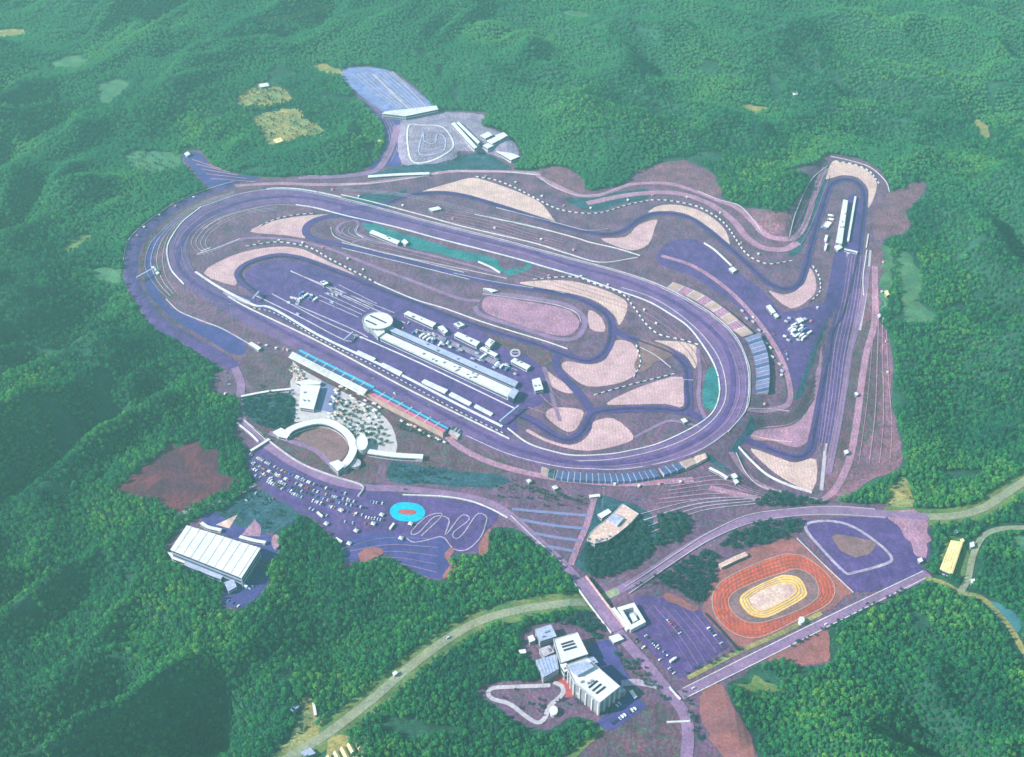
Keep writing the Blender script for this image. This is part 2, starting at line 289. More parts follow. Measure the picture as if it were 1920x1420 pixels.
# --- sheets draped on the terrain net
def split(poly, axis, val):
    L, R = [], []; n = len(poly)
    f = (lambda p: p[0] - val) if axis == 0 else (lambda p: p[1] - val) if axis == 1 else (lambda p: p[0] - p[1] - val)
    d = [f(p) for p in poly]
    for i in range(n):
        a, b, da, db = poly[i], poly[(i + 1) % n], d[i], d[(i + 1) % n]
        if da <= 0: L.append(a)
        if da >= 0: R.append(a)
        if (da < 0 < db) or (db < 0 < da):
            t = da / (da - db); q = (a[0] + t * (b[0] - a[0]), a[1] + t * (b[1] - a[1])); L.append(q); R.append(q)
    return L, R
def area(p): return abs(sum(p[i][0] * p[(i + 1) % len(p)][1] - p[(i + 1) % len(p)][0] * p[i][1] for i in range(len(p)))) / 2
def cut(poly):
    work = [poly]
    for axis in (0, 1, 2):
        nxt = []
        for p in work:
            xs = [q[0] for q in p]; ys = [q[1] for q in p]
            i0 = max(int((min(xs) - X0) // CELL), 0); i1 = min(int((max(xs) - X0) // CELL) + 2, NX); j0 = max(int((min(ys) - Y0) // CELL), 0); j1 = min(int((max(ys) - Y0) // CELL) + 2, NY)
            sub = Hn[i0:i1, j0:j1]
            if sub.size == 0 or np.ptp(sub) < .01: nxt.append(p); continue
            vals = xs if axis == 0 else ys if axis == 1 else [a - b for a, b in zip(xs, ys)]
            off = X0 if axis == 0 else Y0 if axis == 1 else X0 - Y0
            k = math.floor((min(vals) - off) / CELL) + 1; rest = p
            while off + k * CELL < max(vals) - 1e-6 and len(rest) > 2:
                L, R = split(rest, axis, off + k * CELL)
                if len(L) > 2 and area(L) > 1e-4: nxt.append(L)
                rest = R; k += 1
            if len(rest) > 2 and area(rest) > 1e-4: nxt.append(rest)
        work = nxt
    return work
NSH = [0]
LAY = {'base': .15, 'area': .32, 'road': .55, 'mark': .85}
def drape(tris, name, m, layer, label, cat, kind='structure'):
    NSH[0] += 1; dz = LAY[layer] + NSH[0] * .0021; mb = MB()
    for t in tris:
        if area(t) < 1e-3: continue
        if (t[1][0]-t[0][0])*(t[2][1]-t[0][1])-(t[1][1]-t[0][1])*(t[2][0]-t[0][0]) < 0: t = t[::-1]
        for p in cut([tuple(q) for q in t]):
            a = np.array(p); z = hz(a[:, 0], a[:, 1]) + dz
            mb.add(list(zip(a[:, 0], a[:, 1], z)), [tuple(range(len(p)))])
    o = mb.build(name, m); return tag(o, label, cat, None, kind)
def earclip(p):
    if sum(p[i][0] * p[(i + 1) % len(p)][1] - p[(i + 1) % len(p)][0] * p[i][1] for i in range(len(p))) < 0: p = p[::-1]
    A = np.array(p); idx = list(range(len(p))); out = []; guard = 0; i = 0
    while len(idx) > 3 and guard < 2 * len(idx):
        n = len(idx); ia, ib, ic = idx[(i - 1) % n], idx[i % n], idx[(i + 1) % n]; a, b, c = A[ia], A[ib], A[ic]
        cx = (b[0] - a[0]) * (c[1] - a[1]) - (b[1] - a[1]) * (c[0] - a[0]); ok = cx > 1e-9
        if ok:
            q = A[[k for k in idx if k not in (ia, ib, ic)]]
            s = lambda u, v: (v[0] - u[0]) * (q[:, 1] - u[1]) - (v[1] - u[1]) * (q[:, 0] - u[0])
            ok = not ((s(a, b) >= 0) & (s(b, c) >= 0) & (s(c, a) >= 0)).any()
        if ok or abs(cx) <= 1e-9:
            if ok: out.append([p[ia], p[ib], p[ic]])
            idx.pop(i % n); guard = 0; i = max(i - 1, 0) % max(len(idx), 1)
        else: i = (i + 1) % n; guard += 1
    if len(idx) == 3: out.append([p[k] for k in idx])
    return out
def tess(loops):
    fl = [p for l in loops for p in l]
    r = [[fl[i] for i in t] for t in geometry.tessellate_polygon([[Vector((p[0], p[1], 0)) for p in l] for l in loops])]
    want = area(loops[0]) - sum(area(h) for h in loops[1:])
    if abs(sum(area(t) for t in r) - want) > .01 * want:
        if len(loops) == 1: r = earclip([tuple(q) for q in loops[0]])
    return r
def poly(px, name, m, label, cat, layer='area', smooth=3, holes=()):
    rag = {'bare earth': 5, 'clearing': 8, 'grass': 3.5, 'bank': 3, 'ground': 3, 'garden': 3, 'pond': 3}.get(cat, 0)
    def f(q):
        w = U(cr(q, True, smooth) if smooth else q)
        if rag:
            w = resample(w, 5, True); k = lambda sd: sum((vnoise(w[:, 0], w[:, 1], l, sd + l) - .5) * g for l, g in ((38, 1.2), (13, .9)))
            w = w + rag * np.stack([k(50), k(60)], 1) * 1.6
        return [tuple(p) for p in w]
    return drape(tess([f(px)] + [f(h) for h in holes]), name, m, layer, label, cat)
def resample(w, step, closed=False):
    if closed: w = np.vstack([w, w[:1]])
    s = np.concatenate([[0], np.cumsum(np.hypot(*np.diff(w, axis=0).T))]); n = max(2, int(s[-1] / step) + 1)
    t = np.linspace(0, s[-1], n); r = np.stack([np.interp(t, s, w[:, 0]), np.interp(t, s, w[:, 1])], 1)
    return r[:-1] if closed else r
def offs(w, d, closed=False):
    if closed: t = np.roll(w, -1, 0) - np.roll(w, 1, 0)
    else: t = np.gradient(w, axis=0)
    t = t / (np.hypot(t[:, 0], t[:, 1])[:, None] + 1e-9)
    return w + d * np.stack([-t[:, 1], t[:, 0]], 1)
def strip(w, width, closed=False):
    a, b = offs(w, width / 2, closed), offs(w, -width / 2, closed)
    n = len(w); T_ = []
    for i in range(n if closed else n - 1):
        j = (i + 1) % n
        d = w[j] - w[i]
        if np.dot(a[j] - a[i], d) <= 0: a[j] = a[i]
        if np.dot(b[j] - b[i], d) <= 0: b[j] = b[i]
        T_ += [[a[i], b[i], b[j]], [a[i], b[j], a[j]]]
    return T_
def path(px, closed=False, step=5, n=8, w=None):
    return resample(U(cr(px, closed, n)) if w is None else w, step, closed)
def ribbon(px, width, name, m, label, cat, layer='road', closed=False, step=5):
    return drape(strip(path(px, closed, step), width, closed), name, m, layer, label, cat)
def ribbons(lst, name, m, label, cat, layer='mark', step=5):
    t = []
    for px, width in lst: t += strip(path(px, False, step), width)
    return drape(t, name, m, layer, label, cat)
def wallseg(mb, a, b, wd, h, mi, base=0.0, sink=.5):
    d = b - a; L = np.hypot(*d)
    if L < .05: return
    nrm = np.array([-d[1], d[0]]) / L * wd / 2
    q = [a + nrm, a - nrm, b - nrm, b + nrm]; z = np.array([float(hz(*a))] * 2 + [float(hz(*b))] * 2)
    q = [tuple(p) for p in q]
    mb.quadbox(q[::-1], z[::-1] - sink + base, z[::-1] + h + base, mi)
def wall(px, name, label, cat, m='white', width=1.6, h=1.3, dash=None, m2='tyre', closed=False, group=None, step=6, base=.3):
    w = path(px, closed, dash / 2 if dash else step); mb = MB(); n = len(w); width *= .74
    o = w.mean(0); oz = float(hz(*o))
    if dash:                                            # pale block, dark gap, pale block ...
        for i in range(n - 1): wallseg(mb, w[i], w[i + 1], width if i % 2 == 0 else width * .8, h if i % 2 == 0 else h * .7, 0 if i % 2 == 0 else 1, base)
        ob = mb.build(name, [m, m2], origin=(o[0], o[1], oz))
    else:
        a, b = offs(w, width / 2, closed), offs(w, -width / 2, closed); z = hz(w[:, 0], w[:, 1])
        vs = []
        for p, zz in ((a, z + h + base), (b, z + h + base), (b, z - .5), (a, z - .5)): vs += list(zip(p[:, 0], p[:, 1], zz))
        fs = []
        for i in range(n if closed else n - 1):
            j = (i + 1) % n
            for k in range(4): k2 = (k + 1) % 4; fs.append((k * n + i, k2 * n + i, k2 * n + j, k * n + j))
        if not closed: fs += [(0, 3 * n, 2 * n, n), (n - 1, 2 * n - 1, 3 * n - 1, 4 * n - 1)]
        mb.add(vs, fs); ob = mb.build(name, [m], origin=(o[0], o[1], oz))
    return tag(ob, label, cat, group)
# ================================================================== ground and far land
dx = np.concatenate([X0 - np.geomspace(9000, 60, 14), np.arange(NX) * CELL + X0, X1 + np.geomspace(60, 9000, 14)])
dy = np.concatenate([Y0 - np.geomspace(9000, 60, 14), np.arange(NY) * CELL + Y0, Y1 + np.geomspace(60, 9000, 14)])
GX, GY = np.meshgrid(dx, dy, indexing='ij'); GZ = hz(GX, GY)
n0, n1 = GX.shape; idx = np.arange(n0 * n1).reshape(n0, n1)
A_, B_, C_, D_ = idx[:-1, :-1].ravel(), idx[1:, :-1].ravel(), idx[1:, 1:].ravel(), idx[:-1, 1:].ravel()
tri = np.concatenate([np.stack([A_, B_, C_], 1), np.stack([A_, C_, D_], 1)])
me = bpy.data.meshes.new('ground'); me.vertices.add(n0 * n1); me.vertices.foreach_set('co', np.stack([GX, GY, GZ], -1).ravel())
me.loops.add(tri.size); me.loops.foreach_set('vertex_index', tri.ravel().astype(np.int32))
me.polygons.add(len(tri)); me.polygons.foreach_set('loop_start', (np.arange(len(tri)) * 3).astype(np.int32)); me.update(calc_edges=True); me.validate()
me.materials.append(M['forest_floor']); me.polygons.foreach_set('use_smooth', np.ones(len(tri), bool))
g = bpy.data.objects.new('ground', me); COL.objects.link(g); tag(g, 'green hilly land under the forest all round the circuit', 'ground', None, 'structure')
# ================================================================== circuit surfaces
poly(SITE, 'circuit_ground', 'site', 'purple brown levelled ground under the whole circuit', 'ground', 'base')
poly(SCAR, 'bare_slope', 'scar', 'dark red bare earth patch in the forest left of the car park', 'bare earth', 'base')
# larger areas
poly([(233,490),(240,455),(264,428),(302,400),(343,376),(390,358),(440,340),(446,348),(394,367),(352,385),(318,406),(284,437),(266,462),(258,495),(262,530),(279,563),(308,597),(352,625),(430,668),(450,690),(430,694),(380,666),(330,636),(286,612),(256,567),(236,532)], 'rim_road', 'paddock', 'lavender road along the outer rim of the left bend', 'road')
poly([(262,500),(270,460),(288,437),(322,407),(356,386),(398,368),(440,357),(420,366),(375,383),(338,412),(318,440),(306,470),(308,500),(318,530),(345,560),(320,560),(290,545),(268,525)], 'grass_bank', 'brown', 'brown spectator bank outside the left bend', 'bank')
poly([(270,500),(278,465),(296,440),(326,412),(340,405),(315,432),(296,462),(288,500),(295,540),(312,562),(335,585),(378,604),(418,618),(460,645),(455,668),(420,655),(350,615),(300,575),(275,540)], 'rim_slope', 'blueasph', 'dark blue paved slope curving round the left bend', 'grass')
poly([(342,290),(375,288),(400,316),(440,327),(490,334),(440,344),(395,352),(375,335),(355,310)], 'terraced_lot', 'blueasph', 'blue terraced car park lobe at the upper left', 'car park')
poly(OV_OUT, 'oval_track', 'oval', 'wide lavender asphalt of the big egg shaped oval', 'race track', 'road', 4, [OV_IN])
# main straight paddock and pit lane
poly([(400,545),(430,553),(600,636),(777,730),(955,815),(968,775),(1000,765),(1030,745),(1022,700),(985,665),(850,600),(760,565),(700,545),(610,508),(560,492),(525,488),(490,494),(465,508),(460,520),(475,540),(500,560)], 'paddock', 'paddock', 'violet asphalt paddock and pit lane inside the oval', 'paddock')
poly([(1240,465),(1262,452),(1290,448),(1320,458),(1375,505),(1430,545),(1470,585),(1540,570),(1556,590),(1520,670),(1492,735),(1475,690),(1445,645),(1400,590),(1340,545),(1290,515),(1232,493)], 'upper_paddock', 'paddock', 'broad violet asphalt apron right of the oval with scattered trucks', 'paddock')
poly([(1535,590),(1548,560),(1560,500),(1575,430),(1590,370),(1612,372),(1612,430),(1606,500),(1635,500),(1625,600),(1600,640),(1570,600)], 'straight_apron', 'track', 'dark asphalt apron round the far hairpin and straight', 'asphalt')
poly([(1560,600),(1580,560),(1625,500),(1650,470),(1648,600),(1668,645),(1670,750),(1690,850),(1680,878),(1560,936),(1545,900),(1540,850),(1550,770),(1575,650)], 'lower_ground', 'pink', 'pinkish brown terrace right of the downhill straight', 'ground')
poly([(1600,640),(1640,600),(1655,700),(1640,800),(1600,860),(1570,850),(1585,740)], 'brown_field', 'brown', 'brown and green grass field right of the downhill straight', 'grass')
poly([(1655,385),(1672,362),(1724,343),(1735,359),(1700,394),(1705,418),(1688,438),(1660,448),(1640,445),(1640,400)], 'bare_spur', 'pink', 'pink bare spur beside the far hairpin', 'bare earth')
poly([(1200,322),(1280,303),(1338,330),(1350,366),(1310,362),(1250,348),(1215,345)], 'bare_knoll', 'pink', 'pinkish bare knoll above the outer bends', 'bare earth')
poly([(1412,392),(1468,402),(1484,392),(1472,430),(1440,440),(1420,430)], 'bare_knoll', 'pink', 'pink bare bank left of the far straight', 'bare earth')
poly([(1005,322),(1040,314),(1084,327),(1098,356),(1085,372),(1060,365),(1030,345)], 'bare_knoll', 'pink', 'pale pink bare mound right of the kart circuit', 'bare earth')
poly([(640,142),(653,128),(720,130),(758,152),(788,178),(818,207),(730,222),(712,206),(690,190),(665,170)], 'far_car_park', 'farpad', 'hazy blue car park at the far top end', 'car park')
poly([(668,176),(690,192),(714,208),(738,222),(753,230),(752,306),(730,312),(700,316),(692,312),(714,291),(724,264),(718,233),(702,213)], 'access_road', 'blueasph', 'blue road beside the kart circuit', 'road')
poly([(752,228),(820,212),(905,214),(903,236),(948,252),(972,288),(958,300),(905,285),(860,285),(845,300),(755,308)], 'kart_ground', 'kartpad', 'pale grey lavender ground of the kart circuit', 'ground')
poly([(856,312),(850,298),(868,290),(900,287),(930,295),(955,312),(950,319),(900,320)], 'planted_slope', 'teal', 'dark blue planted slope below the kart circuit', 'bank')
poly([(745,312),(850,306),(880,322),(800,324),(690,330),(720,320)], 'planted_slope', 'teal', 'thin dark green slope along the road below the kart circuit', 'bank')
# teal grass
poly([(676,424),(700,420),(760,440),(860,470),(925,486),(945,505),(985,500),(990,490),(998,498),(985,512),(950,515),(915,500),(830,480),(760,462),(705,440)], 'grass_strip', 'tealg', 'teal grass strip along the inside of the back straight', 'grass')
poly([(1323,700),(1337,690),(1346,710),(1347,737),(1338,762),(1322,770),(1318,740)], 'grass_patch', 'tealg', 'bright teal grass crescent at the right end of the infield', 'grass')
poly([(640,372),(720,362),(765,356),(730,378),(715,390)], 'grass_wedge', 'teal', 'dark grass wedge outside the upper left of the back straight', 'grass')
poly([(1060,372),(1110,372),(1160,362),(1212,355),(1216,372),(1170,382),(1127,394),(1090,393)], 'grass_bank', 'teal', 'dark blue green bank below the outer wavy road', 'bank')
poly([(1545,318),(1556,312),(1546,360),(1524,420),(1500,470),(1480,478),(1490,440),(1520,380)], 'grass_slope', 'teal', 'dark blue slope left of the far straight', 'bank')
poly([(1552,596),(1540,640),(1512,715),(1496,752),(1490,738),(1518,676)], 'grass_slope', 'teal', 'dark triangular slope between paddock and downhill straight', 'bank')
poly([(1410,786),(1413,806),(1382,842),(1390,862),(1405,895),(1395,892),(1372,855),(1368,842)], 'grass_slope', 'teal', 'dark slope beside the tunnel under the right bend', 'bank')
poly([(1326,850),(1345,862),(1368,885),(1345,878),(1328,866)], 'grass_slope', 'teal', 'small dark slope below the oval at the lower right', 'bank')
poly([(735,866),(780,868),(830,866),(880,872),(930,886),(958,905),(930,914),(860,912),(790,908),(728,902)], 'meadow', 'teal', 'dark blue green meadow below the plaza wing', 'grass')
poly([(1418,805),(1490,790),(1512,770),(1530,700),(1545,650),(1530,760),(1515,820),(1490,838),(1450,828),(1410,822)], 'bare_bank', 'pinkpath', 'pink terraced bank inside the ninety degree corner', 'bank')
poly([(1110,945),(1130,930),(1200,950),(1230,985),(1222,1040),(1160,1078),(1110,1080),(1080,1060),(1095,1020)], 'wooded_garden', 'teal', 'dark garden ground round the ship shaped building', 'grass')
# gravel traps
GT = [([(382,513),(428,483),(479,468),(530,463),(568,468),(606,486),(660,512),(655,517),(593,494),(563,481),(525,475),(484,483),(453,501),(442,516),(440,536)], 'gravel', 'pink gravel crescent in the left infield hairpin'),
 ([(469,435),(504,417),(555,407),(618,402),(600,410),(578,420),(567,435),(572,447),(530,441)], 'gravel', 'pink gravel wedge near the left end of the infield'),
 ([(788,361),(854,341),(886,334),(917,341),(968,359),(1011,379),(1031,402),(1041,420),(1006,410),(930,383),(879,367),(828,360)], 'gravelc', 'large cream gravel crescent outside the back straight'),
 ([(1127,448),(1172,445),(1198,422),(1231,412),(1228,427),(1216,458),(1188,470),(1157,463)], 'gravel', 'pink gravel leaf beside the back straight'),
 ([(1216,401),(1228,389),(1254,384),(1292,389),(1330,405),(1360,432),(1368,463),(1350,453),(1325,425),(1292,404),(1254,396)], 'gravelc', 'curved cream gravel band in the outer wavy bends'),
 ([(1441,546),(1467,553),(1492,546),(1507,528),(1517,503),(1528,519),(1530,544),(1517,562),(1482,579)], 'gravel', 'pink gravel wedge at the tight bend left of the far straight'),
 ([(1548,334),(1561,303),(1583,306),(1619,316),(1644,344),(1634,382),(1626,388),(1628,356),(1608,334),(1581,329),(1556,335)], 'gravelc', 'pale gravel horseshoe round the far hairpin'),
 ([(1408,841),(1462,860),(1492,868),(1530,862),(1523,920),(1467,897),(1429,867)], 'gravelc', 'large cream gravel trap at the ninety degree corner'),
 ([(975,530),(1051,526),(1101,534),(1152,552),(1177,572),(1162,610),(1152,592),(1125,570),(1095,557),(1051,547),(1000,538)], 'gravelc', 'long cream gravel band in the middle of the infield'),
 ([(1152,640),(1183,643),(1198,664),(1200,689),(1183,709),(1152,721),(1101,725),(1068,704),(1053,688),(1063,678),(1106,684),(1137,673)], 'gravel', 'large pink gravel bowl in the right infield'),
 ([(1104,582),(1128,597),(1134,622),(1106,616)], 'gravel', 'small pink gravel patch inside the upper infield loop'),
 ([(1137,757),(1203,725),(1279,707),(1281,762),(1248,758),(1177,759)], 'gravel', 'pink gravel triangle left of the infield corner'),
 ([(1228,639),(1304,648),(1304,692),(1286,668),(1250,648)], 'gravelc', 'cream gravel corner beside the right infield bend'),
 ([(1023,778),(1038,765),(1091,769),(1089,790),(1079,806),(1063,810),(1038,795)], 'gravel', 'small pink gravel pocket at the lower infield'),
 ([(1111,792),(1150,785),(1188,818),(1165,834),(1101,846),(1038,834),(990,812),(992,806),(1025,824),(1068,835),(1096,824),(1110,804)], 'gravel', 'pink gravel along the lower right infield bend'),
 ([(1025,697),(1038,705),(1076,732),(1063,738),(1030,722)], 'gravel', 'narrow pink gravel sliver by the infield junction')]
for p, m, l in GT: poly(p, 'gravel_trap', m, l, 'gravel trap')
# road course
ribbon([(420,548),(466,568)], 10, 'service_road', 'path', 'pale service road start by the pit wall', 'road', 'area')
tr = 'dark blue asphalt race track '
ribbon([(499,560),(466,539),(450,524),(447,511),(459,498),(487,486),(525,480),(563,485),(606,500),(651,517),(706,541),(762,563),(850,597),(930,625),(1000,645),(1043,659),(1076,671),(1101,677),(1122,671),(1138,656),(1147,631),(1146,605),(1136,588),(1119,577),(1089,562),(1051,552),(1000,543),(960,537),(925,531),(850,513),(777,494),(700,476),(641,461),(600,452),(578,443),(573,432),(580,420),(601,410),(640,405),(700,418)], 13, 'race_track', 'track', tr + 'looping through the left infield', 'race track')
ribbon([(950,768),(1000,790),(1025,808),(1046,821),(1068,825),(1089,813),(1101,795),(1109,778),(1122,770),(1152,770),(1190,768),(1241,768),(1279,773),(1304,780),(1320,790)], 14, 'race_track', 'track', tr + 'from the pit exit across the right infield', 'race track')
ribbon([(1292,776),(1292,766),(1290,732),(1289,694),(1276,674),(1254,659),(1216,645),(1177,633),(1152,620),(1146,606)], 13, 'race_track', 'track', tr + 'down the right edge of the infield', 'race track')
ribbon([(1112,776),(1084,737),(1058,709),(1043,689),(1043,674),(1051,664)], 13, 'race_track', 'track', tr + 'linking the two infield junctions', 'race track')
OUTER = [(640,392),(700,388),(727,381),(765,368),(816,362),(866,367),(930,385),(1006,409),(1051,424),(1101,436),(1142,440),(1172,431),(1198,412),(1223,402),(1254,401),(1292,409),(1325,430),(1355,455),(1393,488),(1431,524),(1449,536),(1474,543),(1497,534),(1507,514),(1517,476),(1530,425),(1543,387),(1553,356),(1563,343),(1583,337),(1606,343),(1619,361),(1620,387),(1615,425),(1609,476),(1601,514),(1581,590),(1563,621),(1556,664),(1543,725),(1533,778),(1525,821),(1520,842),(1507,855),(1490,858),(1462,850),(1436,840),(1408,830),(1395,822)]
ribbon(OUTER, 12.5, 'race_track', 'track', tr + 'winding outside the oval to the far hairpin and back', 'race track')
for px, wd, l in [([(368,478),(400,470),(450,450),(500,447),(560,453),(625,470),(700,500),(780,530),(860,560),(900,565)], 7, 'pale lavender service road crossing the left infield'),
    ([(660,455),(690,450),(760,468),(850,490),(935,513)], 6, 'service road by the long shed inside the back straight'),
    ([(905,552),(940,552),(1000,560),(1060,572),(1092,592),(1096,612),(1080,634),(1045,636),(985,618),(905,592),(890,575)], 9, 'loop road round the dirt infield oval'),
    ([(640,440),(632,430),(640,420),(665,414),(672,422),(668,435),(690,448)], 5, 'tight curved service road at the left of the infield shed'),
    ([(1010,665),(1020,690),(1040,760),(1050,790)], 6, 'service road right of the paddock'),
    ([(1190,821),(1223,803),(1254,790),(1281,793),(1312,801)], 5, 'narrow service road in the lower right infield'),
    ([(1308,655),(1312,700),(1310,750),(1322,785)], 6, 'service road along the right edge of the infield')]:
    ribbon(px, wd, 'service_road', 'road', l, 'road')
ribbon([(560,333),(640,331),(700,322),(722,300),(738,265),(745,235)], 14, 'road', 'road', 'lavender access road climbing to the kart circuit', 'road')
ribbon([(440,349),(520,345),(600,347),(680,345),(760,335),(840,323),(900,322),(1000,325),(1012,333),(1050,352),(1085,367),(1120,367),(1150,358),(1180,347),(1215,344),(1260,346),(1310,362),(1350,378),(1380,390),(1410,415),(1430,437),(1450,447),(1480,449),(1497,440),(1510,420),(1520,390),(1535,340),(1548,315)], 10, 'road', 'pinkpath', 'pink perimeter road waving along the back of the circuit', 'road')
ribbon([(1100,382),(1180,366),(1260,362),(1320,378),(1370,410),(1400,445),(1430,465),(1470,468),(1497,455)], 13, 'terrace', 'pinkpath', 'pinkish spectator terrace above the outer bends', 'terrace', 'area')
ribbon([(1240,480),(1300,500),(1360,540),(1410,590),(1450,645),(1475,700),(1480,755),(1440,770),(1400,768)], 8, 'road', 'pinkpath', 'pink access road behind the right hand stands', 'road')
ribbon([(1300,900),(1180,908),(1080,902),(1000,890),(920,868),(860,838),(835,815)], 10, 'road', 'pinkpath', 'pink road behind the stands of the lower straight', 'road')
ribbon([(1370,848),(1395,885),(1430,912),(1480,930),(1540,938)], 9, 'road', 'pinkpath', 'pink road curving below the ninety degree corner', 'road')
ribbon([(1640,500),(1640,600),(1625,660),(1615,720),(1605,800),(1590,870),(1560,925),(1520,940),(1420,935),(1330,915)], 10, 'road', 'pinkpath', 'pinkish maintenance road down the right terrace', 'road')
ribbon([(1590,470),(1590,540),(1575,600),(1572,680),(1560,760),(1548,840),(1540,920)], 5, 'service_road', 'concrete', 'pale narrow service road beside the downhill straight', 'road')
ribbon([(1632,470),(1625,540),(1612,620)], 4, 'service_road', 'concrete', 'short pale strip right of the far straight', 'road')
# small dirt oval in the infield
poly([(908,560),(930,557),(1000,568),(1060,580),(1083,597),(1085,612),(1070,628),(1040,629),(980,612),(910,586)], 'dirt_infield', 'pinkpath', 'pinkish mauve dirt oval in the centre of the infield', 'dirt oval', 'area')
# lots, plaza, west side
poly([(448,748),(470,740),(545,727),(540,690),(560,670),(690,745),(840,818),(900,850),(960,872),(920,890),(760,870),(720,862),(700,900),(690,940),(640,930),(560,890),(510,850),(470,800)], 'terrace_ground', 'brown', 'purple brown ground round the plaza and crescent building', 'ground')
poly([(462,848),(505,838),(560,880),(620,905),(680,915),(700,905),(740,925),(900,945),(935,965),(915,995),(912,1030),(850,1040),(833,1085),(790,1078),(750,1054),(720,1040),(660,1055),(645,1058),(652,1028),(628,1010),(592,976),(560,962),(530,945),(490,915),(466,878)], 'car_park', 'paddock', 'large violet car park full of small cars left of the valley', 'car park')
poly([(640,1020),(700,1000),(760,1005),(830,1010),(850,1040),(832,1083),(790,1077),(750,1053),(720,1040),(660,1055),(648,1050)], 'car_park', 'blueasph', 'dark blue empty end of the large car park', 'car park', 'road')
poly([(540,672),(562,690),(600,712),(680,755),(700,765),(735,800),(742,850),(690,846),(655,835),(640,800),(600,785),(555,792),(540,775),(545,725)], 'plaza', 'plaza', 'pale paved plaza behind the main grandstand', 'plaza')
poly([(604,714),(640,735),(628,775),(590,768)], 'plaza_court', 'seatgrey', 'dark slate court in the middle of the pale plaza', 'plaza', 'road', 0)
poly([(538,815),(562,802),(595,797),(628,803),(648,822),(652,845),(640,862),(620,872),(600,850),(575,835)], 'stage_lawn', 'greybrown', 'mauve brown lawn inside the crescent building', 'lawn', 'road')
ribbon([(440,690),(452,720),(450,750),(455,790),(480,820),(520,850),(570,880),(630,905),(690,915),(760,918),(860,930),(920,945),(960,970),(1010,1015),(1060,1062),(1085,1090)], 12, 'road', 'road', 'lavender road from the west bank past the car park to the bridge', 'road')
ribbon([(505,812),(545,828),(590,845),(625,875),(650,890)], 8, 'road', 'road', 'curved road in front of the crescent building', 'road')
ribbon([(480,908),(440,930),(390,948),(330,966)], 7, 'path', 'path', 'pale track past the bare red slope', 'path')
ribbon([(455,745),(500,738),(540,735),(560,742)], 6, 'path', 'path', 'pale walkway from the west bank to the plaza', 'path')
ribbon([(1115,932),(1100,985),(1085,1020),(1070,1060)], 8, 'road', 'pinkpath', 'straight pink lane dropping to the bridge', 'road')
for k, p in enumerate([[(960,955),(1010,960),(1105,968)], [(975,975),(1030,985),(1098,992)], [(1000,1000),(1040,1008),(1090,1015)], [(1025,1025),(1080,1035)]]):
    ribbon(p, 5, 'car_park_lane', 'seatgrey', ['top','second','third','lowest'][k] + ' grey lane of the terraced lot beside the pink lane', 'lane')
poly([(390,962),(440,935),(480,918),(540,950),(560,968),(530,992),(505,1000),(480,1000),(430,985)], 'hall_garden', 'teal', 'dark green garden between the white hall and the car park', 'garden')
poly([(455,1085),(490,1060),(505,1095),(456,1140),(416,1131),(422,1100)], 'car_park', 'blueasph', 'small blue car park at the lower corner of the white hall', 'car park', 'road')
poly([(375,972),(400,960),(440,985),(505,1005),(530,1030),(505,1052),(490,1050),(480,1025),(420,1005)], 'forecourt', 'blueasph', 'dark blue forecourt along the upper side of the white hall', 'forecourt', 'road')
poly([(405,985),(446,966),(430,992)], 'garden_plaza', 'cream', 'triangular cream and red paved plaza above the white hall', 'plaza', 'mark', 0)
poly([(452,1005),(478,975),(490,990),(488,1007)], 'garden_plaza', 'pinkpath', 'mauve fan shaped plaza above the white hall', 'plaza', 'mark', 0)
# cyan ring and kart squiggle
def stad(c, a, b, rot, n=40):
    return [(c[0] + a * math.cos(t) * abs(math.cos(t)) ** -.25 * math.cos(rot) - b * math.sin(t) * math.sin(rot), c[1] + a * math.cos(t) * abs(math.cos(t)) ** -.25 * math.sin(rot) + b * math.sin(t) * math.cos(rot)) for t in [6.28319 * k / n + .01 for k in range(n)]]
poly(stad((764,961), 33, 18, .06), 'mini_oval', 'cyan', 'bright cyan painted mini oval in the car park', 'mini track', 'road', 0, [stad((764,961), 17, 5, .06)])
poly(stad((764,961), 16.5, 4.6, .06), 'mini_infield', 'terracotta', 'brick red strip inside the cyan mini oval', 'infield', 'road', 0)
ribbon([(762,1010),(775,1018),(800,1014),(830,1008),(850,1030),(875,1032),(900,1010),(910,985),(912,970),(895,965),(870,1000),(855,1012),(850,1000),(880,975),(865,968),(835,1005),(842,975),(815,970),(785,1000),(770,1000),(800,970),(830,966),(790,1006)], 1.7, 'kart_course', 'path', 'pale winding kart course painted in the car park', 'kart track', 'mark')
# east plot with dirt oval
poly([(1318,1137),(1345,1075),(1378,1043),(1480,1008),(1494,1010),(1600,1113),(1560,1140),(1405,1218),(1378,1215),(1322,1155)], 'dirt_ground', 'clay', 'orange clay ground round the red dirt oval', 'ground', 'area', 0)
R0 = [(1335,1126),(1341,1106),(1362,1085),(1406,1063),(1450,1046),(1480,1040),(1510,1046),(1541,1068),(1562,1093),(1564,1117),(1547,1138),(1494,1164),(1455,1184),(1420,1197),(1390,1194),(1362,1179),(1341,1154)]
R1 = [(1367,1123),(1382,1108),(1423,1090),(1468,1075),(1494,1068),(1521,1080),(1534,1101),(1532,1121),(1506,1141),(1455,1161),(1417,1169),(1387,1161),(1369,1141)]
R2 = [(1387,1123),(1402,1108),(1455,1083),(1476,1079),(1499,1085),(1512,1108),(1506,1123),(1450,1154),(1428,1159),(1407,1154),(1392,1139)]
R3 = [(1405,1123),(1443,1101),(1476,1095),(1491,1106),(1478,1121),(1433,1144),(1415,1139)]
poly(R0, 'dirt_track', 'red', 'outer red clay ring of the dirt oval', 'dirt track', 'road', 3, [R1])
poly(R1, 'dirt_apron', 'greybrown', 'grey brown ring between the red and yellow rings', 'dirt track', 'road', 3, [R2])
